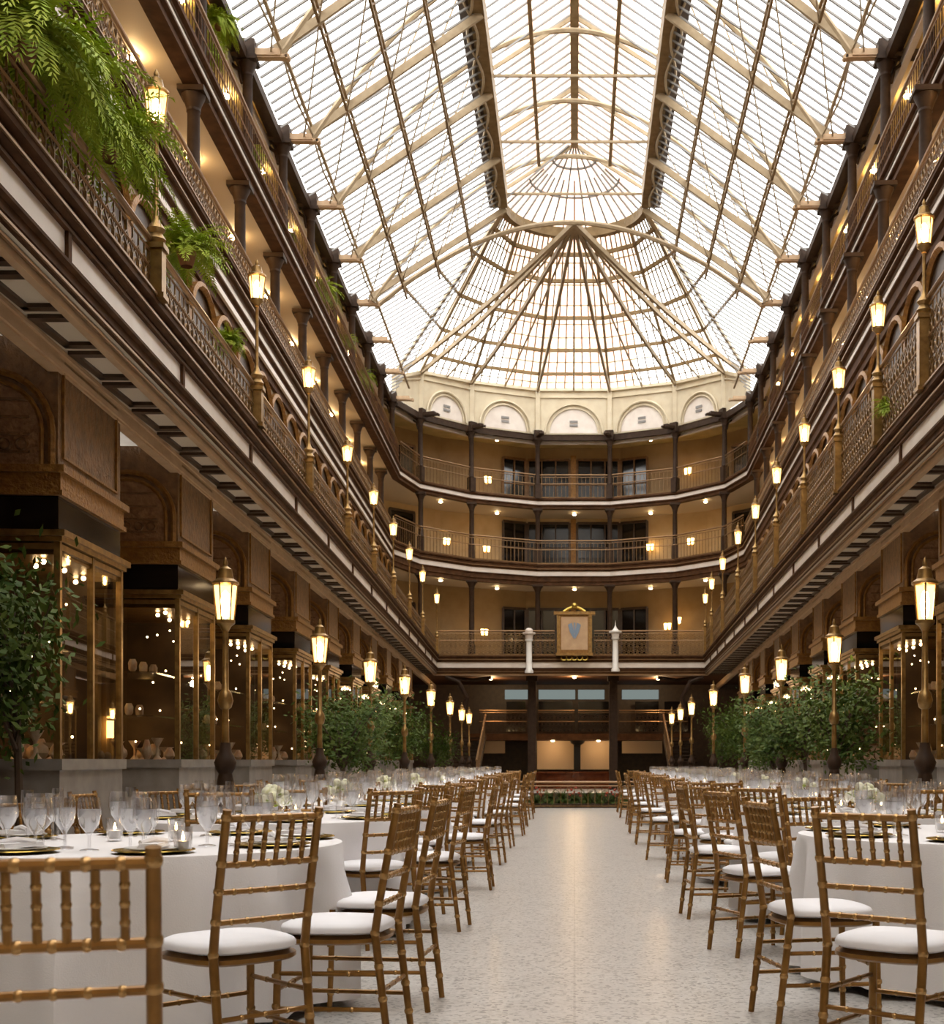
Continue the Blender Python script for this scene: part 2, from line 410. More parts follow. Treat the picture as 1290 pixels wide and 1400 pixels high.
trim(mk, 'brownbeam', 'small brown brackets dividing the pale band', 'bracket')
for s in (-1, 1):
    b = MB(); c = MB()
    for (a0, a1, z0, z1) in ((0.0, 0.10, 3.12, 3.34), (-0.02, 0.04, 3.14, 3.19), (-0.02, 0.04, 3.26, 3.29)):
        P = [(LX('TR', s, y, o), y, z + H) for y in (Y0, 56.5) for o in (a0, a1) for z in (z0, z1)]
        b.add(P, [(0, 1, 3, 2), (4, 6, 7, 5), (0, 4, 5, 1), (2, 3, 7, 6), (0, 2, 6, 4), (1, 5, 7, 3)])
    trim(b, 'tanbeam', 'broad tan beam above the shopfronts on the %s' % SN[s], 'beam')
    # coffer frames, .85 m apart
    for i in range(56):
        y = 1.0 + i * 0.85
        x0 = abs(LX('L2', s, y, .19)); x1 = abs(LX('TR', s, y, -.03)); zt = 3.32 + H; zb = 3.285 + H
        if x1 - x0 < .12: continue
        def bx(a, bb, ya, yb): c.box(min(s * a, s * bb), max(s * a, s * bb), ya, yb, zb, zt)
        bx(x0, x1, y, y + .09); bx(x0, x0 + .03, y + .09, y + .68); bx(x1 - .06, x1, y + .09, y + .68); bx(x0, x1, y + .62, y + .71)
    trim(c, 'darkwood', 'dark frames of the coffered soffit on the %s' % SN[s], 'coffer')
# middle gallery (L3)
struct(sweep('L3', [(0.0, 7.85), (4.2, 7.85)]), 'floor_third_gallery', 'galleryfloor', 'floor of the middle gallery', 'floor')
struct(sweep('L3', [(0.1, 7.10), (4.2, 7.10)]), 'ceiling_second_gallery', 'soffit', 'tan soffit under the middle gallery', 'ceiling')
f = MB()
sweep('L3', [(0, 7.85), (-.04, 7.90), (-.04, 7.83), (.02, 7.82), (.02, 7.73), (-.02, 7.71), (-.02, 7.66), (.03, 7.65), (.03, 7.60)], f)
sweep('L3', [(.05, 7.42), (0, 7.42), (0, 7.39), (.05, 7.37), (.05, 7.28)], f); sweep('L3', [(.05, 7.29), (.05, 7.2), (.1, 7.18), (.1, 7.05), (.3, 7.05), (.3, 7.12)], f)
trim(f, 'brownbeam', 'brown stepped moulding of the middle gallery edge', 'moulding')
b = sweep('L3', [(.05, 7.42), (.05, 7.61)])
P = [(LX('L3', -1, y, o), y, z + H) for y in (Y0, 45.5) for o in (.03, .1) for z in (7.19, 7.285)]
b.add(P, [(0, 1, 3, 2), (4, 6, 7, 5), (0, 4, 5, 1), (2, 3, 7, 6), (0, 2, 6, 4), (1, 5, 7, 3)])
trim(b, 'band', 'pale bands along the middle gallery edge', 'fascia band')
hl = sweep('L3', rectprof(-.055, -.02, 7.885, 7.905)); sweep('L3', rectprof(-.035, -.01, 7.68, 7.70), hl)  # strips imitating the bright highlights on this moulding
trim(hl, 'rail', 'bronze lines put in as highlights along the middle gallery edge', 'moulding')
# topmost gallery (L4)
struct(sweep('L4', [(0.0, 10.5), (4.0, 10.5)]), 'floor_fourth_gallery', 'galleryfloor', 'floor of the topmost gallery', 'floor')
struct(sweep('L4', [(0.1, 10.15), (4.0, 10.15)]), 'ceiling_third_gallery', 'soffit', 'cream soffit under the topmost gallery', 'ceiling')
f = sweep('L4', [(0, 10.5), (-.04, 10.55), (-.04, 10.48), (.02, 10.46), (.02, 10.42)]); sweep('L4', [(.04, 10.29), (0, 10.28), (0, 10.24), (.06, 10.22), (.06, 10.12), (.3, 10.12), (.3, 10.16)], f)
trim(f, 'brownbeam', 'dark moulding of the topmost gallery edge', 'moulding')
trim(sweep('L4', [(.04, 10.285), (.04, 10.425)]), 'band', 'thin pale band along the topmost gallery edge', 'fascia band')
# eave
struct(sweep('EV', [(0.15, 13.12), (4.0, 13.12)]), 'ceiling_fourth_gallery', 'warmlitsoffit', 'soffit under the roof eave with warm lamplight in its colour', 'ceiling')
f = sweep('EV', rectprof(0.0, .14, 12.86, 13.05)); sweep('EV', rectprof(.16, .3, 13.02, 13.2), f)
trim(f, 'bronze', 'dark eave beam carrying the glass roof', 'beam')
trim(sweep('EV', rectprof(.3, .42, 12.78, 12.95)), 'band', 'pale strip behind the dark eave beam', 'moulding')
# shopfront arcade on the wall of the lowest gallery
for s in (-1, 1):
    pil = MB(); dk = MB()
    for i in range(31):
        y = 1.0 + i * 1.42
        x = LX('L3', s, y, .15); x2 = x - s * .09
        pil.box(min(x, x2), max(x, x2), y - .09, y + .09, 3.95 + H, 6.4 + H)
        pts = [(x - s * .05, y + .71 - .62 * math.cos(PI * k / 10), 6.38 + H + .55 * math.sin(PI * k / 10)) for k in range(11)]
        pil.tube(pts, .06, 5)
        pp = [(x - s * .015, q[1], q[2]) for q in pts] + [(x - s * .015, y + .71 + .60, 4.9 + H), (x - s * .015, y + .71 - .60, 4.9 + H)]
        dk.poly(pp)
    trim(pil, 'goldwood', 'gilded pilasters and arches on the %s wall of the lowest gallery' % SN[s], 'arcade')
    trim(dk, 'darkwood', 'dark arched shop windows on the %s wall of the lowest gallery' % SN[s], 'window')

# ------------------------------------------------------------------ railings (one panel per bay)
def rail_panel(L, htop, hmid, ornate, mname='ironwork'):
    root = empty('gallery_railing')
    t = MB(); t.tube([(0, 0, htop), (0, L, htop)], .028, 8); t.tube([(0, 0, htop - .09), (0, L, htop - .09)], .012, 6)
    t.build('top_rail', 'rail', root)
    if hmid:
        t = MB(); t.tube([(0, 0, hmid), (0, L, hmid)], .018, 6); t.build('middle_rail', 'rail', root)
    g = MB(); n = int(L / .16)
    lo = .05; hi = htop - .09
    g.bar((0, 0, lo), (0, L, lo), .025)
    for i in range(n + 1):
        y = L * i / n
        g.bar((0, y, lo), (0, y, hi), .014)
        if ornate and i < n:
            c = y + L / n / 2; r = L / n * .36
            zz = lo + r + .02; k = 0
            while zz + r < hi:
                if k % 2 == 0: g.ring((0, c, zz), r, .011, 'x', 8, 4)
                else: g.bar((0, y + .01, zz - r), (0, y + L / n - .01, zz + r), .013); g.bar((0, y + .01, zz + r), (0, y + L / n - .01, zz - r), .013)
                zz += 2 * r + .01; k += 1
    g.build('ironwork', mname, root)
    return root
GRN = 'lowest gallery railings'
PW = 3.05
for s in (-1, 1):
    top, mid = ((.50, .26) if s < 0 else (1.0, .57))
    pr = Proto(rail_panel(PW, top, mid, True)); a = LA('L2', s)
    for i in range(14):
        y = 6.0 + i * PW
        pr.put((LX('L2', s, y, .03), y, 3.97 + H), a, 'ornate gilt iron railing of the lowest %s gallery, %s panel along' % (SN[s], ORD[i]), 'railing', 'railings of the lowest %s gallery' % SN[s])
pr3 = Proto(rail_panel(3.15, .58, .32, True, 'ironwork'))
for s in (-1, 1):
    a = LA('L3', s)
    for i in range(11):
        y = 11.0 + i * 3.15
        pr3.put((LX('L3', s, y, .03), y, 7.88 + H), a, 'brown lattice railing of the middle %s gallery, %s panel along' % (SN[s], ORD[i]), 'railing', 'railings of the middle %s gallery' % SN[s])
pr4 = Proto(rail_panel(3.2, .8, .4, False, 'brownbeam'))
for s in (-1, 1):
    a = LA('L4', s)
    for i in range(9):
        y = 17.0 + i * 3.2
        pr4.put((LX('L4', s, y, .05), y, 10.52 + H), a, 'thin dark railing of the topmost %s gallery, %s panel along' % (SN[s], ORD[i]), 'railing', 'railings of the topmost %s gallery' % SN[s])
# end railings follow the apse
def end_rail(a, b, z, h, label, grp, ornate=False):
    a = Vector(a); b = Vector(b); L = (b - a).length
    o = rail_panel(L, h, h * .62, ornate, 'ironwork')
    o.location = (a.x, a.y, z + H); o.rotation_euler = (0, 0, math.atan2(-(b - a).x, (b - a).y))
    tag(o, label, 'railing', grp)
for lev, z, nm in (('L3', 7.88, 'middle'), ('L4', 10.52, 'topmost')):
    p = path(lev); p = p[1:-1]
    for i in range(len(p) - 1):
        end_rail(p[i], p[i + 1], z, .95, 'pale iron railing of the curved %s end gallery, %s side counted from the left' % (nm, ORD[i]), 'railings of the curved %s end gallery' % nm)
xl, xr = LX('L2', -1, 48.5), LX('L2', 1, 48.5)
for i, (a, b) in enumerate(((xl, -1.75), (-1.65, -.75), (.75, 1.45), (1.55, xr))):
    end_rail((a, 48.53), (b, 48.53), 3.97, .95, 'gilt railing of the lowest end gallery, %s stretch counted from the left' % ORD[i], 'railings of the lowest end gallery', True)

# ------------------------------------------------------------------ columns
def column(hh, w=.2, name='column', m='bronze', bracket=False):
    root = empty(name)
    c = MB()
    c.box(-w * .62, w * .62, -w * .62, w * .62, 0, .55)
    prof = [(w * .56, .55), (w * .62, .58), (w * .5, .64), (w * .45, hh - .34), (w * .52, hh - .32), (w * .5, hh - .28)]
    c.lathe(prof, 10); c.build('shaft', m, root)
    k = MB(); k.lathe([(w * .5, hh - .28), (w * .62, hh - .2), (w * .9, hh - .08), (w * .9, hh)], 10); k.box(-w * .95, w * .95, -w * .95, w * .95, hh - .08, hh)
    k.build('capital', m, root)
    return root
cp3 = Proto(column(2.2, .21))
for s in (-1, 1):
    for i in range(9):
        y = 19.3 + i * 3.16
        cp3.put((LX('L3', s, y, .35), y, 7.9 + H), LA('L3', s), 'dark column with square capital on the middle %s gallery, %s from the camera' % (SN[s], ORD[i]), 'column', 'columns of the middle %s gallery' % SN[s], 'structure')
def eave_column(hh, tip='tanbeam'):
    root = column(hh, .2)
    b = MB()   # hammer-beam bracket: dark outer arm
    b.box(-.62, .16, -.09, .09, hh, hh + .13); b.box(-.16, .16, -.16, .16, hh - .1, hh + .3)
    b.tube([(-.1, 0, hh - .45), (-.16, 0, hh - .2), (-.4, 0, hh - .02)], .035, 6); b.tube([(.0, 0, hh + .25), (-.3, 0, hh + .22), (-.55, 0, hh + .1)], .03, 6)
    b.build('bracket', 'bronze', root)
    t = MB(); t.box(.16, .62, -.1, .1, hh + .03, hh + .15); t.box(.16, .74, -.075, .075, hh + .0, hh + .06)
    t.tube([(.74, -.075, hh + .03), (.74, .075, hh + .03)], .05, 8)
    t.build('bracket_tip', tip, root)
    return root
cp4 = Proto(eave_column(2.42))
BR = [17.2, 20.4] + [23.6 + 3.2 * i for i in range(8)]
for s in (-1, 1):
    for i, y in enumerate(BR):
        cp4.put((LX('EV', s, y, .02), y, 10.52 + H), (0 if s < 0 else PI) + LA('EV', s), 'dark eave column with hammer bracket on the topmost %s gallery, %s from the camera' % (SN[s], ORD[i]), 'column', 'eave columns of the topmost %s gallery' % SN[s], 'structure')
cp4 = Proto(eave_column(2.42, 'bronze'))
for i, (x, y) in enumerate(RING):
    a = math.atan2(46 - y, 0.0 - x)
    cp4.put((x, y, 10.52 + H), a, 'dark eave column of the curved top end gallery, %s counted from the left' % ORD[i], 'column', 'eave columns of the curved top end gallery', 'structure')
cpe3 = Proto(column(2.22, .2)); cpe2 = Proto(column(3.1, .22))
for i, (x, y) in enumerate(RING):
    cpe3.put((x, y + .12, 7.9 + H), 0, 'slim dark column of the curved middle end gallery, %s counted from the left' % ORD[i], 'column', 'columns of the curved middle end gallery', 'structure')
    cpe2.put((x, y + .12, 3.97 + H), 0, 'slim dark column of the lowest end gallery, %s counted from the left' % ORD[i], 'column', 'columns of the lowest end gallery', 'structure')

# ------------------------------------------------------------------ glass roof
ZE, ZB, ZR = 13.1 + H, 15.75 + H, 17.55 + H      # eave, clerestory beam, ridge
XB = 1.95                                       # half width between the two heavy beams
YM = 36.2                                       # centre of the rounded end of the ridge lantern
def ev(s, y): return Vector((LX('EV', s, y), y, ZE))
def beam_arc(k, n=18, r=XB, z=ZB):
    a = PI - PI * k / n
    return Vector((r * math.cos(a), YM + r * math.sin(a), z))
DR = [(LX('EV', -1, Y1), Y1)] + RING + [(LX('EV', 1, Y1), Y1)]
DRH = [.75, 1.6, 1.78, 1.85, 1.85, 1.78, 1.6, .75]
drum_top = [Vector((x * 1.0, y, 13.1 + H + hh)) for (x, y), hh in zip(DR, DRH)]
gl = MB(); bars = MB(); bars2 = MB()
for s in (-1, 1):
    a0, a1 = ev(s, Y0), ev(s, YM); b0, b1 = Vector((s * XB, Y0, ZB)), Vector((s * XB, YM, ZB))
    gl.quad(a0, a1, b1, b0)
    gl.add([a1, ev(s, Y1), b1], [(0, 1, 2)])
    gl.add([ev(s, Y1), drum_top[0 if s < 0 else -1], b1], [(0, 1, 2)])
    r0, r1 = Vector((0, Y0, ZR)), Vector((0, YM, ZR))
    c0, c1 = Vector((s * XB, Y0, ZB + .45)), Vector((s * XB, YM, ZB + .45))
    gl.quad(c0, c1, r1, r0)
    y = -2.0
    while y < YM:
        bars.bar(Vector((s * XB, y, ZB)), ev(s, y), .040, .04); y += .32
    for k in range(1, 30):
        q = ev(s, YM + k * (Y1 - YM) / 30)
        bars.bar(q.lerp(Vector((s * XB, q.y, ZB)), 1 - k / 30), q, .036, .036)
    y = 0.0
    while y < YM:
        bars.bar(Vector((s * XB, y, ZB + .45)), Vector((0, y, ZR)), .036, .04); y += .40
apex = Vector((0, YM, ZR))
for k in range(18):
    p, q = beam_arc(k) + Vector((0, 0, .14)), beam_arc(k + 1) + Vector((0, 0, .14))
    gl.add([p, q, apex], [(0, 1, 2)])
    bars.bar(p, p.lerp(apex, .55 if k % 2 else .92), .042, .045)
    for fr in (.35, .68): bars.bar(p.lerp(apex, fr), q.lerp(apex, fr), .045, .05)
# hipped end: from the drum up to the rounded beam
def drum_pt(t):
    i = min(int(t), 6); return drum_top[i].lerp(drum_top[i + 1], t - i)
def arc_pt(t):
    a = PI - PI * min(1, max(0, (t - 1) / 5.0))
    return Vector((XB * math.cos(a), YM + XB * math.sin(a), ZB))
NS = 8
hbars = MB()
for i in range(7):
    for j in range(NS):
        t0, t1 = i + j / NS, i + (j + 1) / NS
        if i in (0, 6):
            gl.add([drum_pt(t0), drum_pt(t1), arc_pt(t1)], [(0, 1, 2)])
            if j % 3 == 1: hbars.bar(drum_pt(t0), drum_pt(t0).lerp(arc_pt(t0), .9), .035, .035)
        else:
            gl.quad(drum_pt(t0), drum_pt(t1), arc_pt(t1), arc_pt(t0))
            hbars.bar(drum_pt(t0), arc_pt(t0), .042, .045)
    for fr in (.05, .12, .21, .30, .39, .48, .60, .72, .84):
        a, b = drum_pt(i).lerp(arc_pt(i), fr), drum_pt(i + 1).lerp(arc_pt(i + 1), fr)
        if i not in (0, 6): hbars.bar(a, b, .03, .035)
trim(hbars, 'hipbars', 'tan glazing bars fanning over the rounded roof end', 'glazing bars')
struct(gl, 'ceiling', 'roofglass', 'glass panes of the long gabled roof with a rounded far end', 'glass roof')
trim(bars, 'bars', 'slim grey glazing bars of the glass roof', 'glazing bars')
# heavy clerestory beam around the ridge lantern
hb = MB(); dkb = MB()
for s in (-1, 1):
    hb.box(min(s * (XB - .06), s * (XB + .24)), max(s * (XB - .06), s * (XB + .24)), Y0, YM, ZB - .12, ZB + .45)
    dkb.box(min(s * (XB + .24), s * (XB + .46)), max(s * (XB + .24), s * (XB + .46)), Y0, YM, ZB - .12, ZB + .1)
for k in range(18):
    p, q = beam_arc(k), beam_arc(k + 1)
    for (w_, za, zb) in ((.2, -.14, .14),):
        n = Vector((p.x + q.x, p.y + q.y - 2 * YM, 0)).normalized() * w_
        vs = [p + Vector((0, 0, za)), q + Vector((0, 0, za)), q + n + Vector((0, 0, za)), p + n + Vector((0, 0, za)), p + Vector((0, 0, zb)), q + Vector((0, 0, zb)), q + n + Vector((0, 0, zb)), p + n + Vector((0, 0, zb))]
        hb.add(vs, [(0, 1, 2, 3), (4, 5, 6, 7), (0, 1, 5, 4), (3, 2, 6, 7)])
trim(dkb, 'darkwood', 'dark outer edge of the heavy ridge lantern beam', 'roof beam')
trim(hb, 'trussdark', 'heavy tan beam framing the ridge lantern of the roof', 'roof beam')
lt = MB()
for s in (-1, 1):
    lt.tube([(s * (XB + .24 + .11 * math.sin(2 * PI * (y - 23.6) / 3.2)), y, ZB - .15) for y in [12 + .2 * q for q in range(int((YM - 12) / .2))]], .03, 6)
    lt.tube([(s * (XB + .24 - .11 * math.sin(2 * PI * (y - 23.6) / 3.2)), y, ZB - .15) for y in [12 + .2 * q for q in range(int((YM - 12) / .2))]], .03, 6)
trim(lt, 'truss', 'cream looping iron scrolls along the ridge lantern beam', 'moulding')
rg = MB(); rg.box(-.1, .1, Y0, YM, ZR - .22, ZR + .04)
trim(rg, 'trussdark', 'tan ridge beam at the crest of the glass roof', 'roof beam')
for s in (-1, 1):
    m_ = MB(); m_.box(s * 1.0 - .045, s * 1.0 + .045, Y0, YM - .1, (ZB + .45 + ZR) / 2 - .12, (ZB + .45 + ZR) / 2 + .0)
    trim(m_, 'trussdark', 'thin purlin of the ridge lantern on the %s' % SN[s], 'roof beam')
    for fi, fr in enumerate((.24, .46, .68)):
        def pp(y, dz): return Vector((s * XB, y, ZB)).lerp(ev(s, y), fr) + Vector((0, 0, dz))
        m_ = MB()
        m_.bar(pp(Y0, -.1), pp(YM + 1.5, -.1), .05); m_.bar(pp(Y0, -.34), pp(YM + 1.5, -.34), .05)
        y = 8.0; fl_ = 0
        while y < YM + 1.0:
            m_.bar(pp(y, -.1 if fl_ else -.34), pp(y + .4, -.34 if fl_ else -.1), .035); fl_ = 1 - fl_; y += .4
        e0 = pp(YM + 1.5, -.1); ip = 1 if s < 0 else 6
        e1 = drum_pt(ip).lerp(arc_pt(ip), 1 - fr) + Vector((0, 0, -.12)); m_.bar(e0, e1, .06, .08)
        trim(m_, 'trussdark', '%s lattice purlin below the beam on the %s slope of the glass roof' % (ORD[fi], SN[s]), 'roof beam')
    m_ = MB(); m_.bar(Vector((s * XB, Y0, ZB)).lerp(ev(s, Y0), .87) - Vector((0, 0, .05)), Vector((s * XB, Y1, ZB)).lerp(ev(s, Y1), .87) - Vector((0, 0, .05)), .06)
    trim(m_, 'truss', 'lowest thin purlin on the %s slope of the glass roof' % SN[s], 'roof beam')
# trusses at every bracket: straight rafter, curved arch rib, web rods
ARCH = 17.12 + H
def arch_pt(y, t, zc, za):
    """t from 0 (left foot) to 1 (right foot)"""
    xl_ = LX('EV', -1, y, -.6); xr_ = LX('EV', 1, y, -.6)
    q = 2 * t - 1
    return Vector(((xl_ + xr_) / 2 + (xr_ - xl_) / 2 * q, y, za + (zc - za) * (1 - abs(q) ** 1.95)))
def truss(y, label, zc=ARCH):
    root = empty('roof_truss', (0, y, 0))
    a = MB(); za = 13.0 + H
    N = 40
    P = [arch_pt(0, i / N, zc, za) for i in range(N + 1)]
    xs = [arch_pt(y, i / N, zc, za).x for i in range(N + 1)]
    P = [Vector((xs[i], 0, P[i].z)) for i in range(N + 1)]
    a.tube(P, .062, 6)
    a.build('arch_rib', 'truss', root)
    r = MB()
    for s in (-1, 1):
        e = Vector((LX('EV', s, y, -.5), 0, 13.1 + H)); t = Vector((s * XB, 0, ZB - .12))
        r.bar(e, t, .07, .16)
    r.bar((-XB, 0, ZB + .3), (XB, 0, ZB + .3), .05, .06)
    r.bar((-XB, 0, ZB + .45), (0, 0, ZR - .1), .05, .09); r.bar((XB, 0, ZB + .45), (0, 0, ZR - .1), .05, .09)
    r.build('rafter', 'truss', root)
    wv = MB()
    def near(x):
        return min(P, key=lambda q: abs(q.x - x))
    for s in (-1, 1):
        e = Vector((LX('EV', s, y, -.5), 0, 13.1 + H)); t = Vector((s * XB, 0, ZB - .12))
        for fr, dx in ((.24, .30), (.46, .25), (.68, .2)):
            q = t.lerp(e, fr); pz = near(q.x - s * dx * 2); wv.bar(q, pz, .03)
    wv.build('web_rods', 'truss', root)
    tag(root, label, 'roof truss', 'arched roof trusses', 'structure')
ny = [14.0, 17.2, 20.4] + [23.6 + 3.2 * i for i in range(5)] + [7.6, 10.8]
for i, y in enumerate(sorted(ny)):
    truss(min(y, 36.25), 'cream arched iron roof truss, %s from the camera' % ORD[i])
# wind bracing rods between neighbouring trusses
wb = MB()
ys = sorted(ny)
for s in (-1, 1):
    for y0, y1 in zip(ys, ys[1:]):
        for f0, f1 in ((.24, .46), (.46, .68), (.68, .9)):
            def q(y, fr): return Vector((s * XB, y, ZB)).lerp(ev(s, y), fr) - Vector((0, 0, .34))
            m0 = q(y0, f0); m1 = q(y1, f1); md = (m0 + m1) / 2 - Vector((0, 0, .12))
            wb.tube([m0, md, m1], .018, 5)
        e0 = Vector((LX('EV', s, y0, -.6), y0, 13.1 + H)); wb.tube([e0, q(y0 + 1.6, .87) - Vector((0, 0, .02)), Vector((LX('EV', s, y1, -.6), y1, 13.1 + H))], .022, 5)
trim(wb, 'truss', 'thin cream bracing rods between the roof trusses', 'bracing rods')
# the end truss from which the ribs of the rounded end fan out
YC, ZC6 = 36.75, 15.45 + H
root = empty('roof_truss', (0, YC, 0))
a = MB(); N = 40; P = []
for i in range(N + 1):
    q = arch_pt(YC, i / N, ZC6, 13.0 + H); P.append(Vector((q.x, 0, q.z)))
a.tube(P, .07, 6); a.build('arch_rib', 'truss', root)
tag(root, 'low cream arch truss where the ribs of the rounded roof end meet', 'roof truss', 'arched roof trusses', 'structure')
for i, p in enumerate(drum_top):
    root = empty('roof_rib', (0, 0, 0))
    r = MB(); c = Vector((0, YC, ZC6))
    pts = [c.lerp(p + Vector((0, 0, -.1)), t / 12) + Vector((0, 0, -.22 * math.sin(PI * t / 12))) for t in range(13)]
    for a_, b_ in zip(pts, pts[1:]): r.bar(a_, b_, .09, .15)
    r.build('rib_beam', 'truss', root)
    r = MB(); up = drum_pt(i).lerp(arc_pt(i), .97) + Vector((0, 0, -.08)); r.bar(drum_pt(i) - Vector((0, 0, .06)), up, .09, .1); r.build('upper_rafter', 'truss', root)
    tag(root, 'cream rib of the rounded roof end, %s in the fan from the left' % ORD[i], 'roof rib', 'ribs of the rounded roof end', 'structure')
for i in range(1, 6):
    r = MB(); p = drum_pt(i + .5); c = Vector((0, YC, ZC6))
    r.tube([c.lerp(p + Vector((0, 0, -.08)), t / 12) + Vector((0, 0, -.16 * math.sin(PI * t / 12))) for t in range(13)], .035, 6)
    tag(r.build('roof_rib', 'truss'), 'thin intermediate rib of the rounded roof end, %s in the fan from the left' % ORD[i - 1], 'roof rib', 'thin ribs of the rounded roof end', 'structure')
pl = MB()
for fr in (.14, .32, .54, .76, .9):
    for i in range(1, 6):
        a_, b_ = drum_pt(i).lerp(arc_pt(i), fr), drum_pt(i + 1).lerp(arc_pt(i + 1), fr)
        pl.bar(a_ - Vector((0, 0, .1)), b_ - Vector((0, 0, .1)), .07, .12)
trim(pl, 'trussdark', 'tan purlins stepping up the rounded roof end', 'roof beam')
# drum wall with lunettes
for i in range(7):
    (xa, ya), (xb, yb) = DR[i], DR[i + 1]
    A = Vector((xa, ya, 0)); B = Vector((xb, yb, 0)); L = (B - A).length; e = (B - A) / L; n = Vector((e.y, -e.x, 0))
    z0 = 13.1 + H
    def P(u, z, o=0.0): q = A + e * u + n * o; return Vector((q.x, q.y, z))
    ha, hb_ = DRH[i], DRH[i + 1]
    wl = MB(); wl.quad(P(0, z0), P(L, z0), P(L, z0 + hb_), P(0, z0 + ha))
    root = struct(wl, 'wall_drum_%d' % (i + 1), 'cream', 'cream drum wall panel below the rounded glass end, %s from the left' % ORD[i], 'wall')
    mo = MB()
    mo.bar(P(0, z0 + ha - .07, .05), P(L, z0 + hb_ - .07, .05), .1, .12); mo.bar(P(0, z0 + ha * .80, .03), P(L, z0 + hb_ * .80, .03), .06, .05)
    for u in (0.0, L): mo.bar(P(u, z0, .05), P(u, z0 + (ha if u == 0 else hb_), .05), .16, .1)
    hm = min(ha, hb_)
    if hm > .9:
        rr = min(L * .40, hm * .62); cu = L / 2
        for r_, t_ in ((rr, .045), (rr * .86, .03)):
            pts = [P(cu - r_ * math.cos(PI * k / 16), z0 + .05 + r_ * math.sin(PI * k / 16), .05) for k in range(17)]
            mo.tube(pts, t_, 5)
        mo.build('moulding', 'cream', root)
        lu = MB(); pts = [P(cu - rr * .84 * math.cos(PI * k / 16), z0 + .05 + rr * .84 * math.sin(PI * k / 16), .012) for k in range(17)]
        lu.poly(pts); lu.build('lunette', 'tanbeam' if False else 'band', root)
        vt = MB()
        for zz in (.35, .5): vt.bar(P(cu - .16, z0 + zz, .03), P(cu + .16, z0 + zz, .03), .03, .09)
        vt.build('grille', 'bars', root)
    else: mo.build('moulding', 'cream', root)
# town building outside, seen faintly through the glass
tw = MB(); tw.box(-5, 4.4, 92, 104, 0, 70)
for k in range(9): tw.box(-4.9 + k * 1.1, -4.5 + k * 1.1, 91.6, 92.0, 0, 70)
tag(tw.build('tower', 'tower', smooth=False), 'pale pink tower faintly seen through the glass beyond the rounded roof end', 'building')

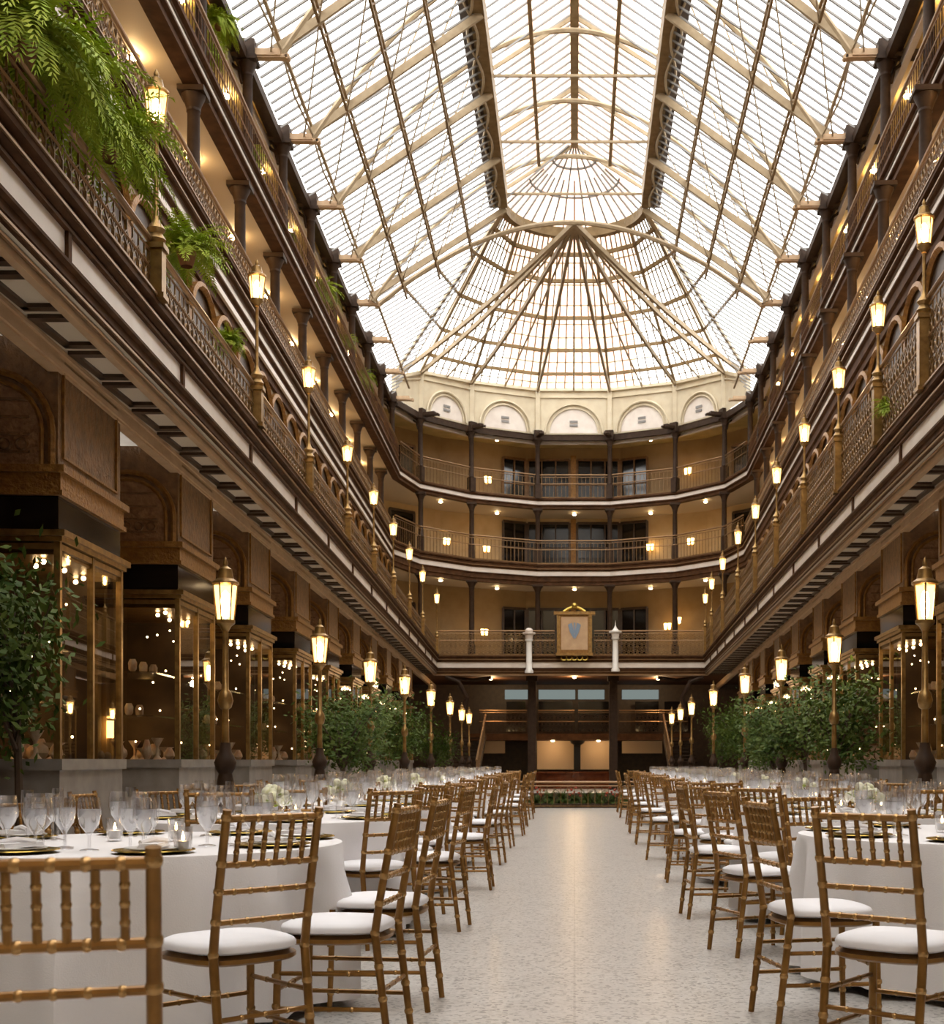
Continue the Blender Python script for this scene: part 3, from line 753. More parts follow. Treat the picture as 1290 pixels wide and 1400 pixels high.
# ------------------------------------------------------------------ shopfronts along the ground floor
def shopfront():
    root = empty('shopfront')
    D, Wd = 1.62, 1.25            # length along the hall, width outward (+x)
    p = MB(); p.box(.0, Wd, .0, D, .0, 1.12); p.box(-.03, Wd, -.03, D + .03, 1.06, 1.15); p.build('plinth', 'marble', root)
    g = MB()
    g.quad((.02, .02, 1.15), (.02, D - .02, 1.15), (.02, D - .02, 2.86), (.02, .02, 2.86))
    g.quad((.02, .02, 1.15), (Wd, .02, 1.15), (Wd, .02, 2.86), (.02, .02, 2.86))
    g.build('shop_glass', 'caseglass', root)
    fr = MB()
    for (x, y) in ((.02, .02), (.02, D - .02), (Wd - .02, .02), (.02, D * .5)):
        fr.box(x - .025, x + .025, y - .025, y + .025, 1.15, 2.9)
    fr.build('frame', 'brass', root)
    c = MB()
    for k, (o, z) in enumerate(((.06, 2.98), (.03, 2.94), (.0, 2.88), (-.02, 2.84))):
        c.box(-o, Wd, -o, D + o, z - .05, z)
    c.build('cornice', 'brass', root)
    bk = MB(); bk.box(Wd - .06, Wd, .05, D, 1.15, 2.85); bk.box(.25, Wd, D - .05, D - .02, 1.15, 2.85); bk.build('back_panel', 'casewall', root)
    cu = MB()
    for k in range(5):
        cu.box(Wd - .14, Wd - .07, .15 + k * .3, .28 + k * .3, 1.15, 2.8)
    cu.build('drape', 'plaster', root)
    sh = MB(); sh.box(.35, Wd - .1, .25, D - .25, 1.62, 1.64); sh.box(.35, Wd - .1, .25, D - .25, 2.1, 2.12); sh.build('shelf', 'glass', root)
    it = MB()
    rnd = random.Random(3)
    for k in range(16):
        x = .12 + rnd.random() * .9; y = .12 + rnd.random() * 1.35; hh = .07 + rnd.random() * .17; r = .03 + rnd.random() * .05; kind = k % 3
        if kind == 0: it.lathe([(r * .5, 0), (r, hh * .3), (r * .9, hh * .6), (r * .4, hh)], 9, (x, y, 1.15))
        elif kind == 1: it.sphere((x, y, 1.15 + r * .9), r, 8)
        else: it.lathe([(r, 0), (r * .3, hh * .2), (r * .3, hh * .6), (r * 1.3, hh)], 9, (x, y, 1.15))
    for k in range(5):
        y = .35 + k * .2; it.lathe([(.02, 0), (.045, .03), (.05, .10), (.03, .14)], 8, (.6 + .1 * (k % 2), y, 1.64 if k % 2 else 2.12))
    it.build('wares', 'wares', root)['kind'] = 'stuff'
    li = MB()
    for k in range(6): li.sphere((.2 + .15 * (k % 2), .2 + k * .24, 2.76), .022, 6)
    for k in range(12): li.sphere((.15 + rnd.random() * .9, .15 + rnd.random() * 1.3, 1.3 + rnd.random() * 1.4), .011, 5)  # tiny glowing beads stand in for reflections in the shop glass
    li.build('bulbs_and_glints', 'spot', root)
    l2 = MB(); l2.box(Wd - .22, Wd - .16, .25, .32, 1.9, 2.25); l2.box(Wd - .22, Wd - .16, 1.0, 1.07, 1.4, 1.6); l2.build('wall_lamp', 'sconce', root)
    s = MB(); s.box(.015, Wd, .015, D - .015, 2.98, 3.27); s.build('sign_panel', 'black', root)
    fz = MB(); fz.box(-.01, Wd, -.01, D + .01, 3.29, 3.46); fz.box(-.05, Wd, -.05, D + .05, 3.44, 3.50); fz.box(-.03, Wd, -.03, D + .03, 3.26, 3.30)
    fz.build('frieze', 'goldwood', root)
    up = MB(); up.box(.02, Wd, .02, D, 3.5, 4.54); up.build('upper_panel', 'wood', root)
    am = MB()
    def arc(cx, hw, y, sp, zz0, ax):
        pts = []
        if ax == 'x':
            pts = [(cx - hw, y, zz0)] + [(cx - hw * math.cos(PI * k / 14), y, sp + hw * .95 * math.sin(PI * k / 14)) for k in range(15)] + [(cx + hw, y, zz0)]
        return pts
    am.tube(arc(.56, .50, .0, 3.78, 3.5, 'x'), .03, 6); am.tube(arc(.56, .42, .0, 3.78, 3.5, 'x'), .022, 6)
    for (y0, y1, z0, z1) in ((.12, 1.5, 3.58, 3.6), (.12, 1.5, 4.34, 4.37)):
        am.box(.0, .03, y0, y1, z0, z1)
    for y in (.12, 1.48): am.box(.0, .03, y - .012, y + .012, 3.58, 4.36)
    am.build('arch_moulding', 'goldwood', root)
    an = MB()
    q = arc(.56, .40, .01, 3.78, 3.5, 'x'); an.poly(q)
    an.build('arch_panel', 'woodpale', root)
    tr = MB()
    for z in (3.60, 3.74, 3.88, 4.02): tr.box(.24, .88, -.005, .02, z, z + .02)
    for k in range(5): tr.ring((.30 + k * .13, .0, 3.67), .045, .012, 'y', 8, 4)
    tr.build('relief_bands', 'wood', root)
    return root
shp = Proto(shopfront())
for s in (-1, 1):
    for i in range(11):
        y = 6.65 + 3.6 * i
        if y > 44: break
        shp.put((LX('TR', s, y, .0), y, 0), LA('TR', s), 'glazed shopfront with carved arch above and black sign panel, %s from the camera on the %s' % (ORD[i], SN[s]), 'shopfront', 'shopfronts on the %s' % SN[s], 'structure', scale=(s, 1, 1))
# recessed shop doors between the glazed bays
for s in (-1, 1):
    d = MB(); h_ = MB()
    for i in range(11):
        y = 6.65 + 3.6 * i + 1.62
        x = LX('TR', s, y, 1.15)
        d.box(min(x, x + s * .08), max(x, x + s * .08), y, y + 1.98, 0, 4.54)
    trim(d, 'wood', 'dark carved wood of the recessed shop entrances on the %s' % SN[s], 'panelling')

# ------------------------------------------------------------------ lamps
def lantern_head(root, z, sc=1.0, top='brass'):
    g = MB(); g.lathe([(.072 * sc, z), (.105 * sc, z + .33 * sc)], 6); g.build('lamp_glass', 'lampglass', root, smooth=False)
    bl = MB(); bl.lathe([(.004, z + .02), (.03 * sc, z + .05 * sc), (.042 * sc, z + .16 * sc), (.03 * sc, z + .25 * sc), (.004, z + .28 * sc)], 10); bl.build('bulb', 'bulb', root)
    c = MB()
    for k in range(6):
        a = 2 * PI * k / 6
        c.bar((.074 * sc * math.cos(a), .074 * sc * math.sin(a), z), (.108 * sc * math.cos(a), .108 * sc * math.sin(a), z + .33 * sc), .012 * sc)
    c.lathe([(.03 * sc, z - .09 * sc), (.05 * sc, z - .05 * sc), (.085 * sc, z - .02 * sc), (.085 * sc, z + .01 * sc), (.06 * sc, z + .012 * sc)], 12)
    c.build('lantern_frame', top, root)
    t = MB(); t.lathe([(.10 * sc, z + .32 * sc), (.122 * sc, z + .335 * sc), (.117 * sc, z + .355 * sc), (.075 * sc, z + .385 * sc), (.06 * sc, z + .46 * sc), (.06 * sc, z + .47 * sc), (.02 * sc, z + .50 * sc), (.025 * sc, z + .53 * sc), (.003, z + .58 * sc)], 12)
    t.build('lantern_cap', top, root)
def floor_lamp():
    root = empty('lamp_post')
    b = MB(); b.lathe([(.19, 0), (.19, .08), (.14, .12), (.12, .5), (.15, .55), (.10, .62), (.075, .95), (.06, 1.02), (.085, 1.06), (.10, 1.12), (.075, 1.18), (.055, 1.22), (.045, 1.3)], 12); b.build('base', 'bronze', root)
    p = MB(); p.lathe([(.034, 1.28), (.03, 1.6), (.055, 1.62), (.07, 1.68), (.055, 1.75), (.03, 1.78), (.026, 2.32)], 10); p.build('pole', 'brass', root)
    lantern_head(root, 2.40, 1.0)
    return root
fp = Proto(floor_lamp())
FLL = [(308, 11.6), (437, 16.6), (506, 20.7), (553, 24.5), (589, 29.5), (615, 35), (631, 40.3), (641, 43.6)]
FLR = [(1264, 11.6), (1140, 16.6), (1068, 20.3), (1018, 24.1), (975, 29.5), (945, 35.4), (930, 39.8), (918, 43.6)]
for s, L in ((-1, FLL), (1, FLR)):
    for i, (u, d) in enumerate(L):
        p = at(u, 0, d)
        fp.put((p.x, d, 0), .3, 'lit brass lantern on a tall floor post, %s from the camera in the %s row' % (ORD[i], SN[s]), 'lamp', 'floor lanterns of the %s row' % SN[s])
def rail_lamp(ped):
    root = empty('gallery_lamp')
    b = MB(); b.box(-.065, .065, -.065, .065, 0, ped); b.box(-.085, .085, -.085, .085, ped - .03, ped + .02); b.box(-.085, .085, -.085, .085, 0, .05); b.build('pedestal', 'brass', root)
    p = MB(); p.lathe([(.06, ped + .02), (.085, ped + .07), (.05, ped + .13), (.08, ped + .17), (.035, ped + .24), (.02, ped + .3), (.02, 1.58)], 10); p.build('pole', 'brass', root)
    lantern_head(root, 1.66, .92)
    return root
GLL = [212, 350, 421, 474, 510, 537, 559, 577, 597]
GLR = [1264, 1201, 1147, 1100, 1062, 1033, 1009, 988, 973, 959]
for s, L, ped in ((-1, GLL, .5), (1, GLR, .85)):
    rp = Proto(rail_lamp(ped)); X0, k = LINES['L2'][s]
    for i, u in enumerate(L):
        dl = abs(u - CX) - k * F
        d = X0 * F / dl
        d = min(d, 47.5)
        v = {-1: [95, 355, 486, 597, 660, 705, 740, 772, 803], 1: [272, 397, 487, 565, 625, 677, 714, 752, 781, 803]}[s][i]
        zt = (CY - v) * d / F - 3.97          # finial above the gallery floor
        rp.put((LX('L2', s, d, -.01), d, 3.97 + H), LA('L2', s), 'lit brass lantern on the lowest %s gallery railing, %s from the camera' % (SN[s], ORD[i]), 'lamp', 'lanterns on the lowest %s gallery railing' % SN[s], scale=(1, 1, zt / 2.19))
# sconces and downlights
def sconce():
    root = empty('wall_sconce')
    b = MB(); b.box(-.05, .05, 0, .03, -.12, .1); b.bar((0, 0, -.05), (0, -.12, -.05), .02); b.build('bracket', 'brass', root)
    l = MB(); l.lathe([(.045, -.08), (.07, .16)], 8, (-.09, -.12, 0)); l.lathe([(.045, -.08), (.07, .16)], 8, (.09, -.12, 0)); l.build('lamp_shade', 'sconce', root)
    return root
scp = Proto(sconce())
SCN = [(665, 658, 52.0, 'top', 'left'), (663, 752, 52.0, 'middle', 'left'), (660, 866, 52.0, 'lowest', 'left'), (608, 742, 49.6, 'middle', 'outer left'),
       (942, 646, 52.0, 'top', 'right'), (946, 742, 51.6, 'middle', 'right'), (890, 750, 53.0, 'middle', 'inner right'), (914, 858, 52.4, 'lowest', 'right'), (928, 850, 52.0, 'lowest', 'outer right')]
for u, v, d, lv, sd in SCN:
    p = at(u, v, d)
    rz = math.atan2(p.x, 6.0) * -1
    scp.put(p, rz, 'lit twin wall sconce on the %s end gallery, %s of the windows' % (lv, sd), 'wall lamp', 'wall sconces of the end galleries')
def downlight(mm='spot'):
    root = empty('ceiling_spot'); m = MB(); m.lathe([(.03, -.01), (.10, -.012), (.11, 0)], 12); m.build('rim', 'brass', root)
    l = MB(); l.sphere((0, 0, -.03), .075, 8, .6); l.build('lamp', mm, root); return root
dp = Proto(downlight()); dps = Proto(downlight('spotbright'))
k = 0
for lv, z in (('lowest', 7.04), ('middle', 10.10), ('top', 13.08)):
    for j, (x, y) in enumerate(((-5.2, 49.8), (-3.15, 52.1), (0, 52.4), (3.1, 52.1), (5.1, 49.8))):
        dp.put((x, y, z + H), 0, 'small lit ceiling spot above the %s end gallery, %s from the left' % (lv, ORD[j]), 'ceiling light', 'ceiling spots of the end galleries')
for s in (-1, 1):
    for j in range(9):
        y = 18.4 + 3.16 * j
        dps.put((LX('L3', s, y, 1.0), y, 10.14 + H), 0, 'small lit ceiling spot over the middle %s gallery, %s from the camera' % (SN[s], ORD[j]), 'ceiling light', 'ceiling spots of the middle %s gallery' % SN[s])
    for j in range(8):
        y = 22.0 + 3.2 * j
        dps.put((LX('EV', s, y, .8), y, 13.11 + H), 0, 'small lit ceiling spot over the topmost %s gallery, %s from the camera' % (SN[s], ORD[j]), 'ceiling light', 'ceiling spots of the topmost %s gallery' % SN[s])

# ------------------------------------------------------------------ windows and posts on the end walls
def seg_frame(level, i):
    L = WALLS[level]; a, b = L[i], L[i + 1]; e = (b - a); ln = e.length; e = e / ln; n = Vector((e.y, -e.x))
    return a, e, n, ln
WNN = [0]
def end_window(level, seg, u0, u1, z0, z1, cols, rows, label, pane='black'):
    a, e, n, ln = seg_frame(level, seg)
    u0, u1 = u0 * ln, u1 * ln
    def P(u, o, z): q = a + e * u + n * o; return Vector((q.x, q.y, z + H))
    WNN[0] += 1
    root = empty('window_%d' % WNN[0]); root['kind'] = 'structure'; root['label'] = label; root['category'] = 'window'
    fr = MB()
    for u in (u0, u1): fr.bar(P(u, .05, z0), P(u, .05, z1), .1, .1)
    fr.bar(P(u0, .05, z1), P(u1, .05, z1), .1, .1)
    for c in range(1, cols): uu = u0 + (u1 - u0) * c / cols; fr.bar(P(uu, .05, z0), P(uu, .05, z1), .06, .07)
    for r in range(1, rows): zz = z0 + (z1 - z0) * r / rows; fr.bar(P(u0, .05, zz), P(u1, .05, zz), .05, .05)
    fr.build('window_frame', 'darkwood' if level != 'EV' else 'wood', root)
    pn = MB(); pn.quad(P(u0, .02, z0), P(u1, .02, z0), P(u1, .02, z1), P(u0, .02, z1)); pn.build('window_pane', pane, root)
for lev, z0, z1, nm in (('L2', 3.97, 6.35, 'lowest'), ('L3', 7.88, 9.95, 'middle'), ('EV', 10.52, 12.6, 'topmost')):
    end_window(lev, 5, .02, .46, z0, z1, 3, 2, 'dark wood framed window of the %s end gallery, left of the central post' % nm)
    end_window(lev, 5, .54, .98, z0, z1, 3, 2, 'dark wood framed window of the %s end gallery, right of the central post' % nm)
    end_window(lev, 4, .72, .99, z0, z1, 2, 2, 'narrow dark window of the %s end gallery, far left of the group' % nm)
    end_window(lev, 6, .01, .32, z0, z1, 2, 2, 'narrow dark window of the %s end gallery, far right of the group' % nm)
    end_window(lev, 3, .25, .6, z0, z1 - .1, 1, 1, 'dark doorway of the curved %s end gallery on the left' % nm)
    end_window(lev, 7, .4, .75, z0, z1 - .1, 1, 1, 'dark doorway of the curved %s end gallery on the right' % nm)
    a, e, n, ln = seg_frame(lev, 5); q = a + e * ln * .5 + n * .12
    m = MB(); m.box(q.x - .11, q.x + .11, q.y - .1, q.y + .1, z0 + H, z1 + .15 + H)
    struct(m, 'column', 'goldwood', 'golden post between the central windows of the %s end gallery' % nm, 'post')

# ------------------------------------------------------------------ gilded crest and white posts on the end gallery
root = empty('crest_panel', (0.0, 48.3, 4.0 + H)); tag(root, 'gilded crest panel with blue grey shield at the middle of the end gallery railing', 'crest')
m = MB(); m.box(-.62, .62, -.05, .12, 0.02, 1.50); m.build('panel', 'goldwood', root)
m = MB(); m.box(-.66, -.54, -.1, .14, 0, 1.55); m.box(.54, .66, -.1, .14, 0, 1.55); m.box(-.78, .78, -.13, .15, 1.50, 1.62); m.box(-.7, .7, -.12, .15, -.04, .06); m.build('frame', 'brass', root)
m = MB(); m.poly([(-.50, -.06, .18), (.50, -.06, .18), (.50, -.06, 1.42), (-.50, -.06, 1.42)]); m.build('field', 'tanbeam', root)
sh = MB()
sh.add([(-.24, -.085, 1.12), (-.10, -.085, 1.2), (-.04, -.085, .95), (0, -.085, .72), (-.02, -.085, .58), (-.17, -.085, .84)], [(0, 1, 2, 3, 4, 5)])
sh.add([(.24, -.085, 1.12), (.10, -.085, 1.2), (.04, -.085, .95), (0, -.085, .72), (.02, -.085, .58), (.17, -.085, .84)], [(5, 4, 3, 2, 1, 0)])
sh.bar((0, -.075, 1.2), (0, -.075, .8), .06, .05); sh.build('shield', 'bluegrey', root)
m = MB(); m.sphere((0, 0, 1.84), .13, 10); m.build('finial', 'charger', root)
m = MB(); m.tube([(-.4, 0, 1.62), (-.25, 0, 1.72), (-.1, 0, 1.78), (.1, 0, 1.78), (.25, 0, 1.72), (.4, 0, 1.62)], .06, 6)
m.build('scroll', 'charger', root)
m = MB()
for k in range(5): m.ring((-.4 + k * .2, -.02, -.1), .11, .025, 'y', 10, 5)
m.build('rosettes', 'charger', root)
def newel(fin):
    root = empty('white_post'); m = MB()
    m.lathe([(.16, 0), (.16, .08), (.115, .14), (.10, 1.18), (.15, 1.22), (.15, 1.27)], 12); m.build('shaft', 'white', root)
    m = MB(); m.lathe([(.13, 1.27), (.15, 1.42), (.24, 1.47), (.24, 1.52)], 12)
    if fin: m.lathe([(.16, 1.52), (.07, 1.62), (.02, 1.72), (.004, 1.92)], 10)
    else: m.sphere((0, 0, 1.58), .15, 10, .8)
    m.build('cap', 'white' if fin else 'band', root); return root
o = newel(False); o.location = at(723, 920, 48.3); tag(o, 'slim white post with round cap left of the gilded crest', 'post')
o = newel(True); o.location = at(841, 918, 48.3); tag(o, 'slim white post with pointed finial right of the gilded crest', 'post')

# ------------------------------------------------------------------ far end under the gallery
bw = MB(); bw.quad((-9, 56.5, -.1), (9, 56.5, -.1), (9, 56.5, 3.5 + H), (-9, 56.5, 3.5 + H))
struct(bw, 'wall_back', 'darkwood', 'dark wood wall at the far end under the gallery', 'wall')
def slab(name, u0, u1, v0, v1, d, th, m, label, cat, kind=None, bevel=0):
    a = at(u0, v1, d); b = at(u1, v0, d); mb = MB(); mb.box(a.x, b.x, d, d + th, a.z, b.z)
    return tag(mb.build(name, m, smooth=False), label, cat, kind=kind)
for u, nm in ((727, 'left'), (838, 'right')):
    a = at(u, 0, 50.0); mb = MB(); mb.box(a.x - .16, a.x + .16, 49.85, 50.15, 0, 3.4 + H); mb.box(a.x - .22, a.x + .22, 49.8, 50.2, 3.1 + H, 3.36 + H)
    struct(mb, 'column', 'bronze', 'dark square pillar under the end gallery, %s of the aisle' % nm, 'column')
slab('floor_mezzanine', 640, 945, 1003, 1012, 52.5, 3.9, 'brownbeam', 'dark mezzanine floor edge at the far end', 'floor', 'structure')
for i, (u0, u1) in enumerate(((655, 720), (735, 785), (790, 832), (846, 940))):
    a = at(u0, 1003, 52.6); b = at(u1, 1003, 52.6)
    o = rail_panel(b.x - a.x, .95, .5, True, 'bronze'); o.location = a; o.rotation_euler = (0, 0, -PI / 2)
    tag(o, 'dark iron railing of the far mezzanine, %s stretch from the left' % ORD[i], 'railing', 'railings of the far mezzanine')
for i, (u0, u1) in enumerate(((690, 722), (736, 786), (790, 826), (850, 900))):
    slab('lit_fascia', u0, u1, 943, 956, 56.38, .1, 'signlight', 'dim backlit pale panel above the far mezzanine windows, %s from the left' % ORD[i], 'light panel')
for i, (u0, u1) in enumerate(((692, 718), (736, 782), (790, 832), (868, 900), (908, 940))):
    slab('window_%d' % (WNN[0] + 1 + i), u0, u1, 959, 1000, 55.7, .1, 'black', 'black window of the far mezzanine, %s from the left' % ORD[i], 'window', 'structure')
for i, (u0, u1) in enumerate(((734, 784), (792, 834), (655, 690), (850, 905))):
    slab('wall_panel', u0, u1, 1013, 1052 if i < 2 else 1030, 54.0, .1, 'beige', 'beige wall panel under the mezzanine, %s' % ['left of the dark middle post', 'right of the dark middle post', 'beyond the left tables', 'beyond the right tables'][i], 'panel', 'structure')
m = MB(); a = at(789, 0, 53.6); m.box(a.x - .13, a.x + .13, 53.5, 53.8, 0, 2.0); m.sphere((a.x, 53.5, 1.95), .3, 10, .6)
tag(m.build('urn_stand', 'blackiron'), 'dark urn on a stand before the beige panels at the far end', 'urn')
ct = empty('bar_counter', (0, 52, 0)); tag(ct, 'curved mahogany counter at the far end of the aisle', 'counter')
m = MB(); pts = [(-1.62 + 3.1 * k / 12, -.35 * math.sin(PI * k / 12)) for k in range(13)]
for (x0, y0), (x1, y1) in zip(pts, pts[1:]): m.quad((x0, y0, 0), (x1, y1, 0), (x1, y1, .62), (x0, y0, .62))
m.build('front', 'counter', ct)
m = MB()
for (x0, y0), (x1, y1) in zip(pts, pts[1:]): m.bar((x0, y0, .66), (x1, y1, .66), .3, .07)
m.build('counter_top', 'counter', ct)
# stairs up to the mezzanine
for s in (-1, 1):
    st = empty('staircase'); tag(st, 'dark iron stair flight rising to the mezzanine at the far %s' % SN[s], 'stairs', kind='structure')
    m = MB(); rl = MB()
    for k in range(14):
        y = 47.0 + k * .34; z = .25 + k * .14
        m.box(min(s * 3.6, s * 4.7), max(s * 3.6, s * 4.7), y, y + .36, z - .05, z)
        rl.bar((s * 3.6, y, z), (s * 3.6, y, z + .9), .025)
    m.bar((s * 3.6, 47, .2), (s * 3.6, 51.8, 2.1), .06, .22)
    rl.tube([(s * 3.6, 47, 1.15), (s * 3.6, 51.8, 3.0)], .04, 6)
    m.build('treads', 'bronze', st); rl.build('handrail', 'rail', st)
    cv = MB(); cv.tube([(s * 4.9, 48.7, 3.2 + H), (s * 4.4, 48.7, 3.0 + H), (s * 4.1, 48.8, 2.4 + H), (s * 4.3, 49, 1.7 + H)], .09, 8)
    cv.tube([(s * 4.9, 49.2, 3.2 + H), (s * 3.9, 49.2, 3.1 + H), (s * 3.2, 49.2, 3.2 + H)], .07, 8)
    tag(cv.build('scroll_bracket', 'bronze'), 'dark curved scroll bracket under the end gallery corner on the %s' % SN[s], 'bracket', kind='structure')
# railing at the end of the aisle, with plants behind it
for i, (x0, x1) in enumerate(((-2.5, -1.18), (-1.14, 1.14), (1.18, 2.5))):
    o = rail_panel(x1 - x0, .62, .53, False, 'ironwork'); o.location = (x0, FE - .06, 0); o.rotation_euler = (0, 0, -PI / 2)
    tag(o, ['dark iron railing behind the left tables at the floor edge', 'dark iron railing closing the end of the aisle', 'dark iron railing behind the right tables at the floor edge'][i], 'railing')

# ------------------------------------------------------------------ gold ballroom chairs
def bamboo(mb, p0, p1, r, nodes, n=8):
    """a turned rod with pale rings at its nodes; returns the ring positions"""
    p0 = Vector(p0); p1 = Vector(p1)
    mb.tube([p0, p1], r, n)
    return [(p0.lerp(p1, t), (p1 - p0).normalized(), r) for t in nodes]
def rings(mb, L):
    mb.cur = 1
    for p, d, r in L:
        mb.tube([p - d * r * .7, p - d * r * .25, p + d * r * .25, p + d * r * .7], [r * 1.01, r * 1.2, r * 1.2, r * 1.01], 10)
def superpad(w, dp, z0, z1, n=20):
    mb = MB()
    lay = [(.93, z0), (1.0, z0 + .008), (1.0, z0 + .022), (.97, z1 - .014), (.86, z1 - .004), (.6, z1 + .003), (.001, z1 + .006)]
    vs = []; fs = []
    for sc_, z in lay:
        for j in range(n):
            t = 2 * PI * j / n; c, s_ = math.cos(t), math.sin(t)
            x = math.copysign(abs(c) ** .62, c) * w / 2 * sc_; y = math.copysign(abs(s_) ** .62, s_) * dp / 2 * sc_
            x *= 1.0 + .07 * (y / dp * 2)
            vs.append((x, y, z))
    for i in range(len(lay) - 1):
        for j in range(n): fs.append((i * n + j, i * n + (j + 1) % n, (i + 1) * n + (j + 1) % n, (i + 1) * n + j))
    fs.append(tuple(range(n - 1, -1, -1)))
    return mb.add(vs, fs)
BX = .175
def backx(z): # y of the back post line at height z
    return -.185 - .085 * max(0, (z - .45) / .47) ** 1.15 - .055 * max(0, (.45 - z) / .45)
def chair_parts(root, detail=True):
    rg = []
    posts = []
    for s in (-1, 1):
        m = MB()
        zs = [0, .12, .25, .38, .45, .56, .68, .80, .90, .925]
        m.tube([(s * BX, backx(z), z) for z in zs], [.013, .0142, .0150, .0155, .0155, .0150, .0146, .0142, .0138, .0148], 12)
        pr = [(Vector((s * BX, backx(z), z)), Vector((0, (backx(z + .02) - backx(z - .02)) / .04, 1)).normalized(), .0150) for z in (.1, .21, .33, .45, .56, .66, .75, .90)]
        if detail: rings(m, pr); m.build('back_post', ('gold', 'ring'), root)
        else: posts.append(m); rg += pr
    fr = []
    for s in (-1, 1):
        m = MB(); m.tube([(s * .195, .185, 0), (s * .19, .18, .2), (s * .185, .175, .44)], [.012, .0142, .0152], 10)
        pr = [(Vector((s * .192, .182, z)), Vector((0, 0, 1)), .0138) for z in (.08, .18, .29, .38)]
        if detail: rings(m, pr); m.build('leg', ('gold', 'ring'), root)
        else: posts.append(m); rg += pr
    def rod(name, p0, p1, r, nodes):
        m = MB(); pr = bamboo(m, p0, p1, r, nodes)
        if detail: rings(m, pr); m.build(name, ('gold', 'ring'), root)
        else: posts.append(m); rg.extend(pr)
    for z, r in ((.895, .0125), (.745, .0115), (.655, .010), (.555, .010)):
        rod('back_rail', (-BX, backx(z), z), (BX, backx(z), z), r, (.16, .33, .5, .67, .84))
    for k in range(6):
        x = -BX + (k + 1) * 2 * BX / 7
        rod('spindle', (x, backx(.75), .75), (x, backx(.892), .892), .0085, (.25, .5, .75))
    for z0, z1, a, b in ((.30, .30, 0, 0), (.17, .17, 0, 0)):
        for s in (-1, 1):
            rod('stretcher', (s * BX, backx(z0), z0), (s * .19, .18, z1), .009, (.3, .7))
    rod('stretcher', (-.19, .18, .24), (.19, .18, .24), .009, (.25, .5, .75))
    rod('stretcher', (-BX, backx(.24), .24), (BX, backx(.24), .24), .009, (.25, .5, .75))
    if not detail:
        t = MB()
        for m in posts: t.add(m.v, m.f)
        rings(t, rg); t.build('frame', ('gold', 'ring'), root)
    sf = superpad(.405, .40, .405, .440); sf.build('seat_frame', 'gold', root)
    superpad(.405, .40, .442, .487).build('seat_cushion', 'cushion', root)
cr = empty('ballroom_chair'); chair_parts(cr, True); CH = Proto(cr)
cr2 = empty('ballroom_chair'); chair_parts(cr2, False); CHF = Proto(cr2)
GC = 'gold ballroom chairs'
def chair(x, y, rz, label, near=True):
    (CH if near else CHF).put((x, y, 0), R(rz), label, 'chair', GC)
# the chairs nearest the camera, one by one
CH.put((-1.06, 2.67, 0), R(16), 'large gold chair seen from behind in the near left corner', 'chair', GC, scale=(1.05, 1.05, 1.05))
chair(-1.24, 4.62, 46, 'gold chair with white seat at the near corner of the first left table')
chair(-.94, 5.12, 84, 'second gold chair along the first left table, nearly side on')
chair(-.90, 5.98, 86, 'third gold chair along the first left table, behind two others')
chair(1.18, 4.66, -40, 'nearest gold chair on the right with white seat, seen from behind')
chair(1.08, 5.66, -80, 'second gold chair on the right, side on beside the nearest one')
chair(1.11, 7.62, -70, 'third gold chair on the right with white seat turned to the first table')

# ------------------------------------------------------------------ round tables laid for dinner
RT = .93
def cloth_mesh(seed, n=120):
    rnd = random.Random(seed); ph = [rnd.random() * 6.28 for _ in range(4)]
    def fn(r, z, t):
        if z > .735: return r
        k = min(1.0, (.745 - z) / .35)
        return r + k * (.040 * math.sin(8 * t + ph[0]) + .036 * math.sin(13 * t + ph[1]) + .020 * math.sin(22 * t + ph[2])) + .02 * k
    return MB().lathe([(.001, .752), (RT * .5, .752), (RT - .015, .752), (RT - .003, .748), (RT, .738), (RT + .004, .66), (RT + .008, .5), (RT + .01, .3), (RT + .012, .045)], n, fn=fn)
cl0 = [cloth_mesh(i).build('tablecloth', 'cloth') for i in range(3)]
cp_ = [Proto(c) for c in cl0]
tb = empty('banquet_table'); m = MB(); m.lathe([(.001, .70), (.86, .70), (.86, .735), (.001, .735)], 32); m.build('table_top', 'darkwood', tb)
m = MB(); m.lathe([(.05, .03), (.04, .7)], 10)
for k in range(4):
    a = PI / 4 + k * PI / 2; m.bar((0, 0, .06), (.62 * math.cos(a), .62 * math.sin(a), .02), .05, .04)
m.build('pedestal', 'blackiron', tb); TBL = Proto(tb)
def stemware(name, prof, water=None):
    root = empty(name); m = MB(); m.lathe(prof, 16); m.build('bowl', 'glass', root)
    if water: m = MB(); m.lathe(water, 14); m.build('water', 'water', root)
    return root
gob = Proto(stemware('water_goblet', [(.035, 0), (.033, .003), (.006, .008), (.005, .055), (.014, .07), (.034, .10), (.042, .14), (.041, .175), (.037, .205)],
                     [(.001, .072), (.013, .073), (.032, .102), (.0395, .14), (.039, .16), (.001, .16)]))
win = Proto(stemware('wine_glass', [(.036, 0), (.034, .003), (.006, .008), (.005, .085), (.02, .10), (.042, .13), (.044, .155), (.038, .20), (.033, .225)]))
flu = Proto(stemware('champagne_flute', [(.032, 0), (.03, .003), (.006, .008), (.005, .085), (.012, .10), (.024, .13), (.028, .19), (.025, .25)]))
pl_ = empty('charger_plate'); m = MB(); m.lathe([(.001, .004), (.10, .004), (.11, .008), (.165, .016), (.168, .012), (.1, .0), (.001, .0)], 32); m.build('rim', 'charger', pl_)
m = MB(); m.lathe([(.001, .012), (.07, .012), (.085, .016), (.118, .024), (.118, .02), (.06, .008), (.001, .008)], 28); m.build('dinner_plate', 'china', pl_); PLT = Proto(pl_)
nk = MB(); 
for k in range(3): nk.box(-.045 + k * .004, .045 - k * .004, -.10, .10, .006 * k, .006 * k + .0055)
